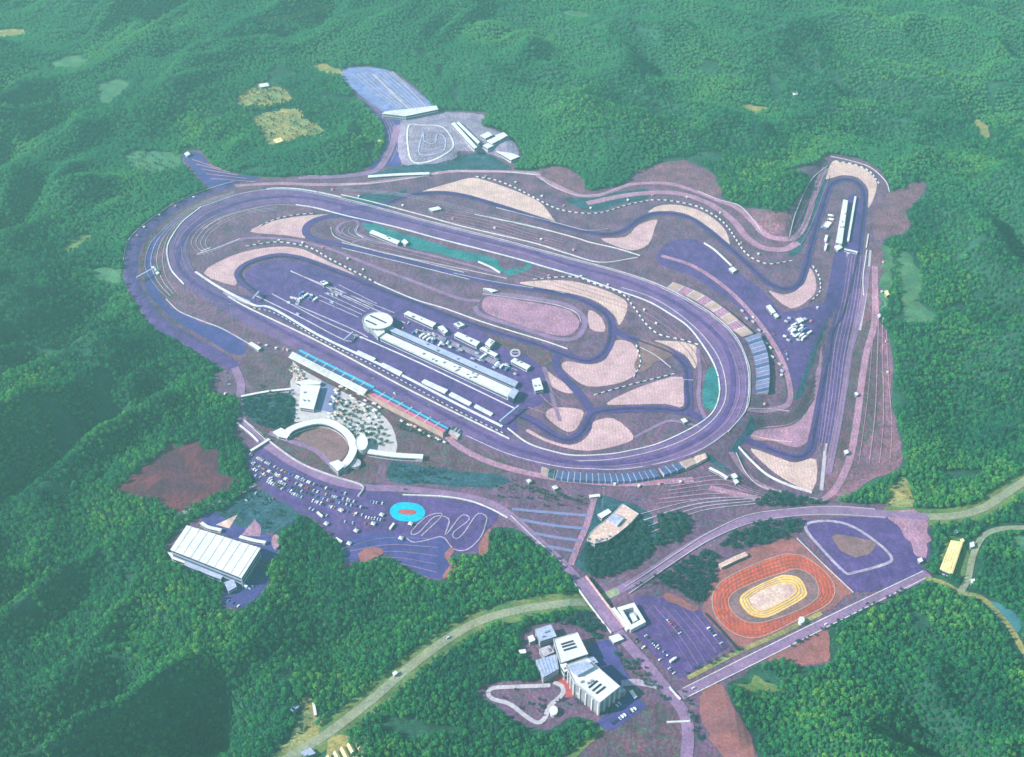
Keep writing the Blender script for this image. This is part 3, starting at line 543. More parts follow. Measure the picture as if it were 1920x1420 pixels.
poly(R2, 'dirt_track', 'yellow', 'inner yellow sand ring of the dirt oval', 'dirt track', 'road', 3, [R3])
poly(R3, 'dirt_infield', 'cream', 'cream centre of the dirt oval', 'infield', 'road')
poly([(1505,985),(1530,975),(1650,968),(1700,968),(1735,966),(1742,1040),(1726,1062),(1738,1076),(1612,1112),(1560,1062)], 'training_ground', 'paddock', 'violet training ground right of the dirt oval', 'training ground')
poly([(1665,968),(1735,966),(1740,1035),(1722,1042),(1700,1010)], 'bare_corner', 'pinkpath', 'pinkish bare corner of the training ground', 'bare earth', 'road')
poly([(1560,1010),(1600,1005),(1640,1020),(1630,1045),(1590,1040)], 'grass_patch', 'greybrown', 'dull brown grass patch in the training ground', 'grass', 'road')
ribbon([(1510,990),(1540,978),(1590,985),(1640,1015),(1672,1048),(1650,1062),(1600,1075),(1585,1075),(1545,1035)], 4.2, 'training_loop', 'path', 'pale loop road in the training ground', 'road', 'mark', True)
ribbon([(1275,1305),(1340,1272),(1420,1232),(1500,1192),(1600,1142),(1680,1105),(1740,1076)], 14, 'road', 'road', 'straight lavender road below the dirt oval', 'road')
ribbon([(1290,1272),(1380,1225),(1460,1190),(1540,1150)], 6, 'verge', 'ochre', 'olive strip between the dirt oval and the straight road', 'verge', 'area')
ribbon([(1098,1104),(1170,1200),(1215,1250),(1255,1300),(1283,1340),(1290,1380),(1285,1440),(1280,1480)], 14, 'road', 'road', 'lavender road from the bridge down to the lower edge', 'road')
poly([(1190,1120),(1215,1117),(1250,1122),(1312,1145),(1368,1212),(1278,1272),(1255,1262),(1182,1180)], 'car_park', 'paddock', 'square violet car park beside the dirt oval', 'car park', 'area', 0)
poly([(1240,1113),(1262,1112),(1312,1138),(1308,1147),(1250,1126)], 'bare_edge', 'clay', 'orange bare edge at the top of the square car park', 'bare earth', 'road', 0)
poly([(1300,1305),(1350,1285),(1395,1360),(1415,1425),(1350,1430),(1320,1360)], 'bare_bank', 'clay', 'orange brown bank right of the lower road', 'bare earth')
poly([(1490,1190),(1552,1175),(1554,1240),(1490,1244),(1440,1240),(1450,1215)], 'bare_bank', 'clay', 'reddish bare bank below the straight road', 'bare earth')
poly([(1140,1350),(1200,1320),(1250,1320),(1275,1350),(1280,1420),(1275,1480),(1090,1480),(1110,1410)], 'lower_ground', 'brown', 'purple brown ground left of the lower road', 'ground')
# hotel grounds
poly([(1103,1215),(1140,1200),(1155,1215),(1170,1255),(1182,1275),(1165,1290),(1128,1255)], 'forecourt', 'blueasph', 'blue forecourt on the right of the white hotel', 'forecourt', 'road')
ribbon([(1165,1282),(1195,1280),(1232,1287)], 9, 'driveway', 'path', 'pale drive from the hotel forecourt to the road', 'road')
poly([(1125,1350),(1180,1300),(1215,1325),(1150,1370),(1115,1365)], 'car_park', 'blueasph', 'narrow blue car park below the hotel', 'car park', 'road', 0)
poly([(1037,1270),(1068,1262),(1076,1278),(1076,1306),(1062,1310),(1056,1292)], 'hotel_terrace', 'terracotta', 'terracotta terrace beside the white hotel', 'terrace', 'road', 0)
ribbon([(1032,1286),(955,1289),(925,1291),(915,1299),(923,1311),(956,1321),(982,1341),(1007,1356),(1022,1347),(1030,1326),(1054,1303),(1054,1288),(1038,1280)], 5.5, 'garden_path', 'concrete', 'pale looping garden path left of the hotel', 'path')
ribbon([(1130,1366),(1105,1388),(1080,1412),(1050,1450)], 9, 'driveway', 'verge', 'yellowish lane leaving the hotel at the bottom', 'road')
# valley road and clearings
ribbon(NROAD[:10], 34, 'verge', 'verge', 'yellow green verge along the valley road at the lower left', 'verge', 'base')
ribbon(NROAD[17:], 30, 'verge', 'verge', 'yellow green verge along the road at the right edge', 'verge', 'base')
ribbon(NROAD[:11], 12, 'valley_road', 'vroad', 'pale green grey valley road running to the bridge', 'road')
ribbon(NROAD[10:19], 12.5, 'viaduct_road', 'road', 'lavender road curving from the bridge to the right', 'road')
ribbon(NROAD[18:], 12, 'valley_road', 'vroad', 'pale green grey road leaving at the right edge', 'road')
ribbon(SIDEROAD, 8, 'lane', 'ochre', 'narrow olive lane at the right edge', 'road')
ribbon(BACKROAD, 8, 'lane', 'vroad', 'pale green lane behind the yellow roofed shed', 'road')
for p, m, l in zip(CLEAR, ['ochre','ochre','field','ochre','ochre','verge','ochre','field','verge','water','field'], ['yellow bare clearing in the upper left forest','olive clearing above the yellow one','faint green clearing left of the terraced lot','brown field beside the valley road','earthy yard of the greenhouses at the bottom','grassy yard round the yellow roofed shed','ochre clearing right of the circuit','tiny field','olive clearing below the straight road','dark pond at the right edge','green striped field right of the far straight']):
    if l != 'tiny field': poly(p, 'pond' if m == 'water' else 'clearing', m, l, 'pond' if m == 'water' else 'clearing', 'base')
poly([(485,36),(560,25),(612,9),(616,14),(560,33),(500,44)], 'field_path', 'ochre', 'faint ochre track at the top of the forest', 'path', 'base')
# markings
ribbons([([(377,389),(466,361),(555,358),(676,384),(798,417),(930,450),(1063,486),(1177,517),(1254,547),(1330,590),(1376,632),(1400,683),(1403,742),(1388,786),(1330,835),(1266,862),(1177,880),(1101,880),(1043,875),(955,853),(874,818)], 1.0)], 'track_marking', 'white', 'white edge line along the outside of the oval', 'marking')
ribbons([([(380,430),(420,407),(500,387),(560,386)], 1.2), ([(1165,540),(1215,556),(1262,582),(1310,622),(1345,668),(1360,715),(1358,755),(1335,790),(1290,822),(1228,846),(1150,862),(1076,866)], 1.6)], 'track_marking', 'concrete', 'pale inner line round both bends of the oval', 'marking')
ribbons([([(545,366),(600,375),(700,400),(800,428),(930,462),(1063,500)], 1.3)], 'track_marking', 'pinkpath', 'faint pink line along the back straight', 'marking')
ribbons([([(545,510),(640,548),(740,588)], 1.5), ([(560,575),(660,618),(690,634)], 2), ([(510,552),(600,600),(680,636)], 2.2)] + [([(590 + 9 * k, 560 - 5 * k), (672 + 7 * k, 596 - 5 * k)], 1.4) for k in range(6)], 'paddock_marking', 'concrete', 'pale parking lines painted on the left of the paddock', 'marking')
ribbons([([(780 + 10 * k, 618 + 2 * k), (940 + 10 * k, 690 + 2 * k)], 1.2) for k in range(4)], 'paddock_marking', 'concrete', 'pale lane lines behind the pit building', 'marking')
ribbons([(p, 1.1) for p in ([(1280,1292),(1420,1222),(1600,1134),(1730,1072)], [(1285,1310),(1430,1238),(1600,1152),(1735,1085)])], 'road_marking', 'white', 'white edge lines of the straight road below the dirt oval', 'marking')
ribbons([([(850,513),(925,529),(1000,541),(1060,551)], 1.0), ([(641,456),(777,489),(870,512)], 1.4), ([(641,466),(777,499),(880,525)], 1.4)], 'track_marking', 'white', 'white edge lines of the infield track', 'marking')
poly(stad((966,663), 10, 7.5, 0), 'helipad', 'concrete', 'pale painted helipad ring right of the paddock', 'helipad', 'mark', 0, [stad((966,663), 6.5, 4.6, 0)])
ribbons([([(958,663),(974,663)], 1.5)], 'helipad_mark', 'concrete', 'pale bar inside the helipad ring', 'marking')
for R, w, l, m in ((R0, 1.1, 'outer edge', 'tan'), (R1, .9, 'middle', 'tan')):
    ribbon(R, w, 'dirt_marking', m, 'pale line round the %s of the dirt oval' % l, 'marking', 'mark', True)
# kart circuit lines
ribbon([(765,240),(770,300),(800,305),(838,288),(850,270),(830,240),(790,236)], 3.2, 'kart_course', 'white', 'outer pale loop of the far kart circuit', 'kart track', 'mark', True)
ribbon([(795,245),(795,265),(815,270),(820,252),(835,262),(830,285),(800,292),(785,285)], 2.6, 'kart_course', 'roofblue', 'inner winding loop of the far kart circuit', 'kart track', 'mark', True)
ribbon([(700,140),(740,180),(775,212)], 5, 'lane', 'concrete', 'pale centre lane of the far top car park', 'lane', 'mark')
ribbon([(735,135),(775,175),(800,205)], 3, 'lane', 'path', 'right hand lane of the far top car park', 'lane', 'mark')
for k in range(5):
    ribbon([(360 + 9 * k, 300 + 9 * k), (415 + 16 * k, 318 + 6 * k)], 2.6, 'terrace_step', 'pinkpath', ['highest','second','third','fourth','lowest'][k] + ' pink step of the terraced lobe at the upper left', 'terrace', 'mark')

def bands(pa, pb, n, width, name, m, label, cat, f0=0.0, f1=1.0, layer='mark'):
    a, b = cr(pa, False, 6), cr(pb, False, 6); N = 60
    ip = lambda q: np.stack([np.interp(np.linspace(0, 1, N), np.linspace(0, 1, len(q)), q[:, k]) for k in (0, 1)], 1)
    a, b = ip(a), ip(b); T_ = []
    for k in range(n):
        f = f0 + (f1 - f0) * (k / max(n - 1, 1)); T_ += strip(resample(U(a + (b - a) * f), 6), width * (.7 + .6 * ((k * 37) % 10) / 10))
    return drape(T_, name, m, layer, label, cat)
LB_OUT = [(322,508),(314,483),(314,463),(322,445),(342,417),(377,389),(421,372),(466,360),(517,355)]; LB_IN = [(370,512),(357,488),(352,463),(362,437),(393,414),(430,400),(480,388),(530,383),(545,383)]
bands(LB_OUT, LB_IN, 4, 1.3, 'track_marking', 'road', 'lavender lane lines round the left bend of the oval', 'marking', .3, .9)
bands([(314,560),(290,535),(272,500),(280,462),(300,437),(330,410),(366,385),(440,358)], [(330,548),(312,522),(305,490),(308,465),(318,440),(340,414),(374,388),(440,366)], 4, 1.2, 'terrace_line', 'path', 'pale terrace lines on the left spectator bank', 'terrace line')
bands([(1215,540),(1262,565),(1310,602),(1350,650),(1372,700),(1374,745),(1350,790),(1300,830),(1228,858),(1150,872)], [(1240,530),(1285,556),(1335,595),(1378,648),(1396,700),(1396,745),(1372,798),(1318,840),(1240,870),(1150,880)], 3, 1.4, 'track_marking', 'road', 'lavender lane lines round the right bend of the oval', 'marking')
bands([(840,395),(920,410),(1000,436),(1060,452)], [(820,418),(900,436),(980,456),(1050,474)], 6, 1.4, 'terrace_line', 'pinkpath', 'pinkish terrace lines between the back straight and the outer track', 'terrace line')
bands([(1265,905),(1360,892),(1400,915),(1470,935)], [(1230,945),(1330,935),(1400,935),(1450,945)], 6, 1.6, 'terrace_line', 'pinkpath', 'pink terrace lines on the slope below the right bend', 'terrace line')
bands([(1200,965),(1300,940),(1420,930)], [(1220,1000),(1310,960),(1420,945)], 4, 1.8, 'terrace_line', 'path', 'pale terrace lines right of the ship shaped building', 'terrace line')
bands([(1592,480),(1580,560),(1560,640),(1548,740),(1536,830)], [(1626,480),(1612,580),(1594,680),(1580,780),(1560,880)], 7, 1.5, 'terrace_line', 'road', 'lavender strips beside the downhill straight', 'terrace line')
bands([(1640,560),(1635,650),(1625,760),(1610,870)], [(1662,620),(1665,700),(1672,800),(1668,870)], 4, 1.3, 'terrace_line', 'pinkpath', 'pink strips on the right terrace', 'terrace line')
bands([(1420,772),(1480,775),(1530,700)], [(1415,815),(1490,800),(1525,760)], 6, 1.5, 'terrace_line', 'brown', 'brown steps on the pink bank inside the corner', 'terrace line', .1, .8)
bands([(1545,318),(1505,400),(1478,450)], [(1556,330),(1522,420),(1500,462)], 3, 1.3, 'terrace_line', 'road', 'lavender lines on the slope left of the far straight', 'terrace line')
bands([(640,425),(630,432),(640,445),(700,460)], [(668,428),(664,434),(680,444),(740,458)], 4, 1.1, 'terrace_line', 'path', 'pale curved lines at the left of the long infield shed', 'terrace line')
bands([(700,455),(800,478),(900,505)], [(690,466),(790,490),(880,512)], 3, 1.2, 'terrace_line', 'pinkpath', 'pinkish strips below the long infield shed', 'terrace line')
bands([(1020,700),(1040,740),(1070,760)], [(990,765),(1020,775),(1040,785)], 3, 1.3, 'terrace_line', 'pinkpath', 'pinkish lines in the lower infield', 'terrace line')
bands([(640,1030),(720,1010),(820,1012)], [(700,1050),(760,1060),(820,1075)], 5, 1.2, 'paddock_marking', 'road', 'faint lavender bay lines in the dark blue end of the large car park', 'marking')
bands([(1195,1130),(1250,1195),(1290,1260)], [(1310,1150),(1340,1185),(1362,1212)], 6, .9, 'paddock_marking', 'road', 'faint lavender bay lines in the square car park', 'marking', .1, .9)
poly([(1205,632),(1260,662),(1230,680),(1205,700),(1190,690),(1200,660)], 'grass_patch', 'greybrown', 'dark mauve grass triangle in the right infield', 'grass')
poly([(930,632),(1000,650),(1040,664),(1020,690),(985,664),(930,645)], 'grass_patch', 'brown', 'brown grass wedge right of the paddock', 'grass')

LN = 'dark rubbered racing line '
ribbon([(499,560),(468,538),(453,522),(451,511),(462,499),(487,488),(525,482),(563,487),(606,502),(651,519),(706,542),(762,562),(850,596),(930,624),(1000,645),(1043,661),(1076,673),(1101,678),(1122,671),(1136,655),(1144,631),(1143,605),(1134,590),(1119,579),(1089,563),(1051,551),(1000,542)], 3.6, 'racing_line', 'rubber', LN + 'through the infield', 'racing line', 'mark')
ribbon(OUTER[2:-2], 3.6, 'racing_line', 'rubber', LN + 'along the outer track to the far hairpin', 'racing line', 'mark')
ribbon([(955,775),(1000,795),(1025,811),(1046,822),(1068,826),(1089,814),(1101,796),(1113,776),(1152,769),(1190,767),(1241,768),(1275,771),(1290,760),(1288,732),(1286,696),(1274,676),(1254,661),(1216,646),(1177,633)], 3.4, 'racing_line', 'rubber', LN + 'across the lower right infield', 'racing line', 'mark')
mid = [((a[0]*.6 + b[0]*.4), (a[1]*.6 + b[1]*.4)) for a, b in zip(cr([(340,508),(333,483),(340,455),(362,425),(405,398),(460,378),(517,370),(555,370),(600,376),(676,394),(727,406),(798,425),(854,438),(930,457),(1006,476),(1063,496),(1127,513),(1177,528),(1215,544),(1254,562),(1292,586),(1330,616),(1358,646),(1372,690),(1374,730),(1366,765),(1344,798),(1310,824),(1266,845),(1228,857),(1177,867),(1101,870),(1043,864),(1000,852),(955,840),(874,800),(701,708),(560,637),(430,568),(370,536)], True, 2), cr([(340,508),(333,483),(340,455),(362,425),(405,398),(460,378),(517,370),(555,370),(600,376),(676,394),(727,406),(798,425),(854,438),(930,457),(1006,476),(1063,496),(1127,513),(1177,528),(1215,544),(1254,562),(1292,586),(1330,616),(1358,646),(1372,690),(1374,730),(1366,765),(1344,798),(1310,824),(1266,845),(1228,857),(1177,867),(1101,870),(1043,864),(1000,852),(955,840),(874,800),(701,708),(560,637),(430,568),(370,536)], True, 2))]
ribbon(mid, 7, 'racing_line', 'paddock', 'darker racing groove round the oval', 'racing line', 'mark', True)

bands([(655,140),(690,170),(740,205)], [(735,135),(775,170),(806,203)], 9, 1.5, 'paddock_marking', 'concrete', 'pale bay lines on the far top car park', 'marking', .08, .92)
bands([(672,182),(706,212),(724,240),(728,270),(712,298)], [(700,196),(732,222),(744,245),(746,280),(735,306)], 4, 1.6, 'road_marking', 'road', 'lavender lane lines on the broad road beside the kart circuit', 'marking', .1, .9)
bands([(770,246),(800,244),(835,246)], [(776,302),(805,300),(836,286)], 6, 1.3, 'kart_marking', 'path', 'fine pale lines on the far kart circuit', 'marking', .1, .9)

poly([(455,750),(500,744),(546,740),(550,780),(540,802),(505,806),(465,785)], 'thicket_ground', 'teal', 'dark blue green planted ground left of the plaza', 'grass', 'road')
poly([(462,668),(520,664),(545,676),(540,725),(480,735),(462,715)], 'rough_grass', 'brown', 'dull brown grass left of the main grandstand', 'grass', 'area')
for px, l in [([(668,1046),(680,1034),(712,1030),(722,1038),(700,1050),(675,1060)],'reddish bare edge at the lower left of the large car park'), ([(835,1044),(846,1030),(858,1034),(846,1052),(850,1068),(838,1086),(822,1088),(836,1066)],'reddish bare edge at the lower right of the large car park'), ([(905,1005),(918,996),(920,1030),(900,1036)],'reddish bare edge beside the kart course')]:
    poly(px, 'bare_edge', 'clay', l, 'bare earth', 'mark')

for p_, m_, l_ in CLEAR2: poly(p_, 'clearing', m_, l_, 'clearing', 'base')
ribbon([(1606,480),(1592,560),(1574,630),(1562,700),(1550,770),(1538,830)], 30, 'run_off', 'paddock', 'broad violet run off strip under the downhill straight', 'asphalt', 'area')
ribbon([(1628,500),(1614,580),(1594,660),(1582,740),(1566,830),(1552,890)], 9, 'service_road', 'road', 'lavender strip right of the downhill straight', 'road', 'area')
bands(R0 + R0[:1], R1 + R1[:1], 4, .7, 'dirt_rut', 'clay', 'dark tyre ruts in the red ring of the dirt oval', 'marking', .2, .85)
bands(R2 + R2[:1], R3 + R3[:1], 3, .9, 'dirt_rut', 'tan', 'brown tyre ruts in the yellow ring of the dirt oval', 'marking', .25, .8)
bands([(370,480),(352,455),(380,420),(440,396),(520,386)], [(400,478),(385,455),(410,425),(460,403),(520,396)], 4, 1.0, 'service_line', 'path', 'faint pale lines inside the left bend of the oval', 'marking', .2, 1)
bands([(970,500),(1100,540),(1215,580),(1300,645),(1325,690)], [(960,515),(1090,552),(1200,592),(1280,650),(1308,690)], 3, 1.0, 'service_line', 'pinkpath', 'faint pinkish lines inside the right part of the back straight', 'marking')
bands([(640,360),(760,372),(900,408),(1040,447)], [(650,352),(770,362),(870,384),(1000,418)], 3, 1.0, 'service_line', 'path', 'faint pale lines outside the back straight', 'marking', .15, .6)
# ================================================================== walls and barriers
wall([(367,511),(400,533),(428,549),(478,574),(512,580),(600,631),(701,679),(762,709),(850,755),(942,801)], 'pit_wall', 'thick white concrete wall between main straight and pit lane', 'wall', width=4.6, h=1.6)
wall([(428,557),(469,580),(600,643),(777,737),(955,824)], 'straight_wall', 'thin white wall along the inside of the main straight', 'wall', width=2.8)
wall([(470,577),(520,590),(600,637),(700,686),(777,727),(860,772),(948,815)], 'catch_fence', 'dark dashed fence between the two white walls of the straight', 'fence', 'dark', 1.0, 1.6, dash=9, m2='white')
wall([(668,629),(777,677),(870,721),(967,768)], 'pit_lane_wall', 'white wall in front of the pit garages', 'wall', width=1.8)
wall([(545,509),(600,534),(700,580),(760,607)], 'paddock_fence', 'pale fence across the left half of the paddock', 'fence', 'concrete', 1.2)
wall([(481,556),(560,594),(650,640),(668,629)], 'paddock_wall', 'pale wall between pit lane and left paddock', 'wall', 'concrete', 1.4)
wall([(555,385),(593,391),(651,406),(727,423),(777,436),(828,450),(904,469),(980,489),(1031,504),(1080,518),(1106,527),(1165,548),(1215,566),(1254,588),(1290,613),(1317,647),(1337,680),(1347,707)], 'inner_wall', 'white wall inside the back straight and right bend', 'wall', width=2.6)
wall([(1347,709),(1349,737),(1340,768),(1319,790),(1279,813),(1228,835),(1177,847),(1139,853),(1076,855),(1031,846),(990,832),(952,804)], 'inner_wall', 'white wall inside the lower right bend of the oval', 'wall', width=2.4)
wall([(640,366),(700,380),(798,406),(854,422),(930,440),(1006,458),(1063,476),(1127,493),(1195,484)], 'back_wall', 'white wall beyond the back straight', 'wall', width=2.0)
wall([(593,361),(676,381),(798,414),(930,447),(1063,483),(1177,514),(1254,543),(1330,586),(1378,629),(1402,680),(1406,712),(1401,765),(1365,811)], 'outer_wall', 'long pale wall round the outside of the back straight and right bend', 'wall', 'concrete', 1.8)
wall([(345,534),(322,508),(314,483),(314,463),(322,445),(342,417),(377,389)], 'outer_wall', 'white wall outside the left end of the oval', 'wall', width=2.6)
wall([(500,356),(517,354),(555,355),(600,362),(640,371)], 'outer_wall', 'bright white wall at the top left corner of the oval', 'wall', width=3.2)
wall([(312,562),(337,585),(377,602),(416,617),(459,641),(470,648)], 'terrace_fence', 'pale fence below the left spectator bank', 'fence', 'concrete', 1.6)
wall([(231,490),(239,455),(263,427),(301,398),(342,374),(388,356),(440,341)], 'rim_fence', 'pale fence on the outermost rim of the left bend', 'fence', 'concrete', 1.4)
wall([(1140,430),(1100,433),(1051,421),(1000,408),(930,390)], 'track_rail', 'pale rail along the inside of the outer track', 'fence', 'concrete', .9)
wall([(890,403),(1000,426),(1080,447),(1105,455),(1157,467),(1200,480)], 'track_rail', 'white rail between the outer track and the back straight terraces', 'fence', width=1.8)
wall([(1320,457),(1340,470),(1372,500)], 'service_wall', 'bright white wall at the upper edge of the right paddock', 'wall', width=3.0, h=2)
wall([(1625,470),(1618,520),(1619,555)], 'straight_rail', 'white rail at the lower part of the far straight', 'fence', width=2.2)
wall([(1628,440),(1624,465)], 'straight_rail', 'short white rail right of the far hairpin', 'fence', width=2.6)
wall([(1557,294),(1594,302),(1632,315),(1660,340),(1668,361)], 'hairpin_fence', 'pale fence round the outside of the far hairpin', 'fence', 'concrete', 1.8)
wall([(1385,840),(1408,865),(1440,893),(1480,912),(1522,925)], 'corner_wall', 'dark edged white wall below the ninety degree corner gravel', 'wall', width=2.2, h=3)
wall([(1380,850),(1400,890),(1430,915),(1480,925)], 'corner_rail', 'pale rail along the lower road at the ninety degree corner', 'fence', 'concrete', 1.4)
wall([(706,532),(777,562),(836,580),(900,603),(960,622),(1020,640),(1064,655)], 'infield_wall', 'white wall along the long infield straight', 'wall', width=1.8)
wall([(905,552),(980,562),(1040,572),(1080,587),(1090,605)], 'dirt_rail', 'pale rail round the upper edge of the infield dirt oval', 'fence', 'concrete', 1.0)
wall([(620,427),(632,447),(700,470),(777,487),(880,508),(950,523)], 'service_rail', 'pale rail along the service road under the long shed', 'fence', 'concrete', 1.2)
wall([(672,425),(668,438),(682,447)], 'service_rail', 'short curved pale rail at the left end of the long shed', 'fence', 'concrete', 1.6)
wall([(897,492),(920,502),(938,513)], 'service_wall', 'bright white wall at the right end of the teal strip', 'wall', width=3.2, h=2)
wall([(378,472),(395,466)], 'service_wall', 'short white wall at the left tip of the infield', 'wall', width=2.4)
wall([(372,477),(410,465),(450,449)], 'service_wall', 'long white wall crossing the left tip of the infield', 'wall', width=1.8)
wall([(1200,652),(1230,668),(1258,690)], 'service_rail', 'pale rail beside the right infield bend', 'fence', 'concrete', 1.2)
wall([(1260,712),(1300,714)], 'service_rail', 'short pale rail right of the infield triangle', 'fence', 'concrete', .9)
wall([(1406,768),(1440,768),(1480,772)], 'terrace_wall', 'pale wall right of the oval above the pink bank', 'wall', 'concrete', 1.8)
wall([(1408,818),(1450,826),(1485,830)], 'terrace_wall', 'pale wall along the top of the ninety degree corner', 'wall', 'cream', 1.6)
wall([(640,347),(700,345),(760,337),(820,327)], 'road_rail', 'white rail on the perimeter road left of the kart circuit', 'fence', width=2.0)
wall([(840,322),(940,323),(1010,329)], 'road_rail', 'white rail on the perimeter road below the kart circuit', 'fence', width=1.8)
wall([(1010,333),(1040,352),(1085,368),(1130,365),(1180,347)], 'road_rail', 'white rail on the perimeter road above the first outer bend', 'fence', 'concrete', 1.6)
wall([(1310,360),(1350,376),(1385,386),(1410,410),(1428,436)], 'road_rail', 'pale rail on the perimeter road near the far straight', 'fence', 'concrete', 1.8)
wall([(1480,445),(1492,400),(1520,340),(1552,312)], 'road_rail', 'pale rail climbing left of the far straight', 'fence', 'concrete', 1.6)
wall([(476,805),(500,825),(560,868),(620,893),(670,908),(682,916),(672,932)], 'retaining_wall', 'white retaining wall above the large car park', 'wall', 'concrete', 2.8, 2.4)
wall([(458,790),(490,816),(502,830)], 'retaining_wall', 'white retaining wall at the upper left of the large car park', 'wall', 'concrete', 3, 2.4)
wall([(445,795),(470,815),(485,830)], 'retaining_wall', 'lower white wall at the left edge of the large car park', 'wall', 'white', 3, 2.4)
wall([(755,929),(830,932),(880,940),(920,955),(952,972)], 'road_rail', 'white rail on the road above the cyan ring', 'fence', width=2.4)
wall([(958,968),(1000,1008),(1062,1064)], 'road_rail', 'white rail on the road dropping to the bridge', 'fence', 'concrete', 1.8)
wall([(1172,1102),(1210,1078),(1280,1031),(1330,1000),(1400,968),(1480,956),(1560,951),(1640,956)], 'viaduct_rail', 'upper pale rail of the curving viaduct road', 'fence', 'concrete', 1.4, 1.6)
wall([(1180,1114),(1216,1089),(1285,1042),(1335,1012),(1402,984),(1480,970),(1560,966),(1660,972)], 'viaduct_rail', 'lower pale rail of the curving viaduct road', 'fence', 'concrete', 1.4, 1.6)
wall([(1494,1010),(1545,1060),(1600,1112)], 'plot_fence', 'pale fence at the right of the dirt oval', 'fence', 'concrete', 1.4)
wall([(1322,1152),(1350,1182),(1378,1214)], 'plot_fence', 'dark fence between the dirt oval and the square car park', 'fence', 'dark', 1.8, 2.5)
wall([(1255,1290),(1268,1305),(1276,1313)], 'gate_wall', 'white gate wall at the road junction', 'wall', width=2.6, h=2)
wall([(1250,1356),(1294,1354)], 'gate_wall', 'white barrier across the lower road', 'wall', width=3, h=2)
TW = [([(461,463),(522,455),(580,465),(618,486),(680,518),(706,532)], 'lower left infield bend'), ([(487,425),(517,412),(555,404),(593,401)], 'upper left infield wedge'),
 ([(892,332),(930,339),(968,354),(1006,374),(1044,392),(1084,400),(1127,400),(1177,385),(1216,377)], 'first outer gravel crescent'), ([(1220,376),(1254,377),(1304,387),(1340,405),(1363,425),(1380,450),(1396,473),(1416,488),(1444,496),(1485,490)], 'outer wavy gravel band'),
 ([(1000,525),(1076,520),(1114,533),(1165,551),(1190,579),(1210,607),(1236,628),(1279,638),(1309,647)], 'middle infield gravel band'), ([(1193,648),(1201,681),(1188,708)], 'right infield gravel bowl'), ([(1114,742),(1177,724),(1264,702)], 'infield gravel triangle'),
 ([(1524,500),(1536,520),(1537,548),(1520,566)], 'tight bend near the far straight'), ([(1566,303),(1600,309),(1630,322),(1648,345)], 'far hairpin gravel')]
for p, l in TW: wall(p, 'tyre_barrier', 'white and black tyre barrier round the ' + l, 'tyre barrier', 'white', 2.2, 1.5, dash=11.5, group='tyre barriers along the gravel traps')
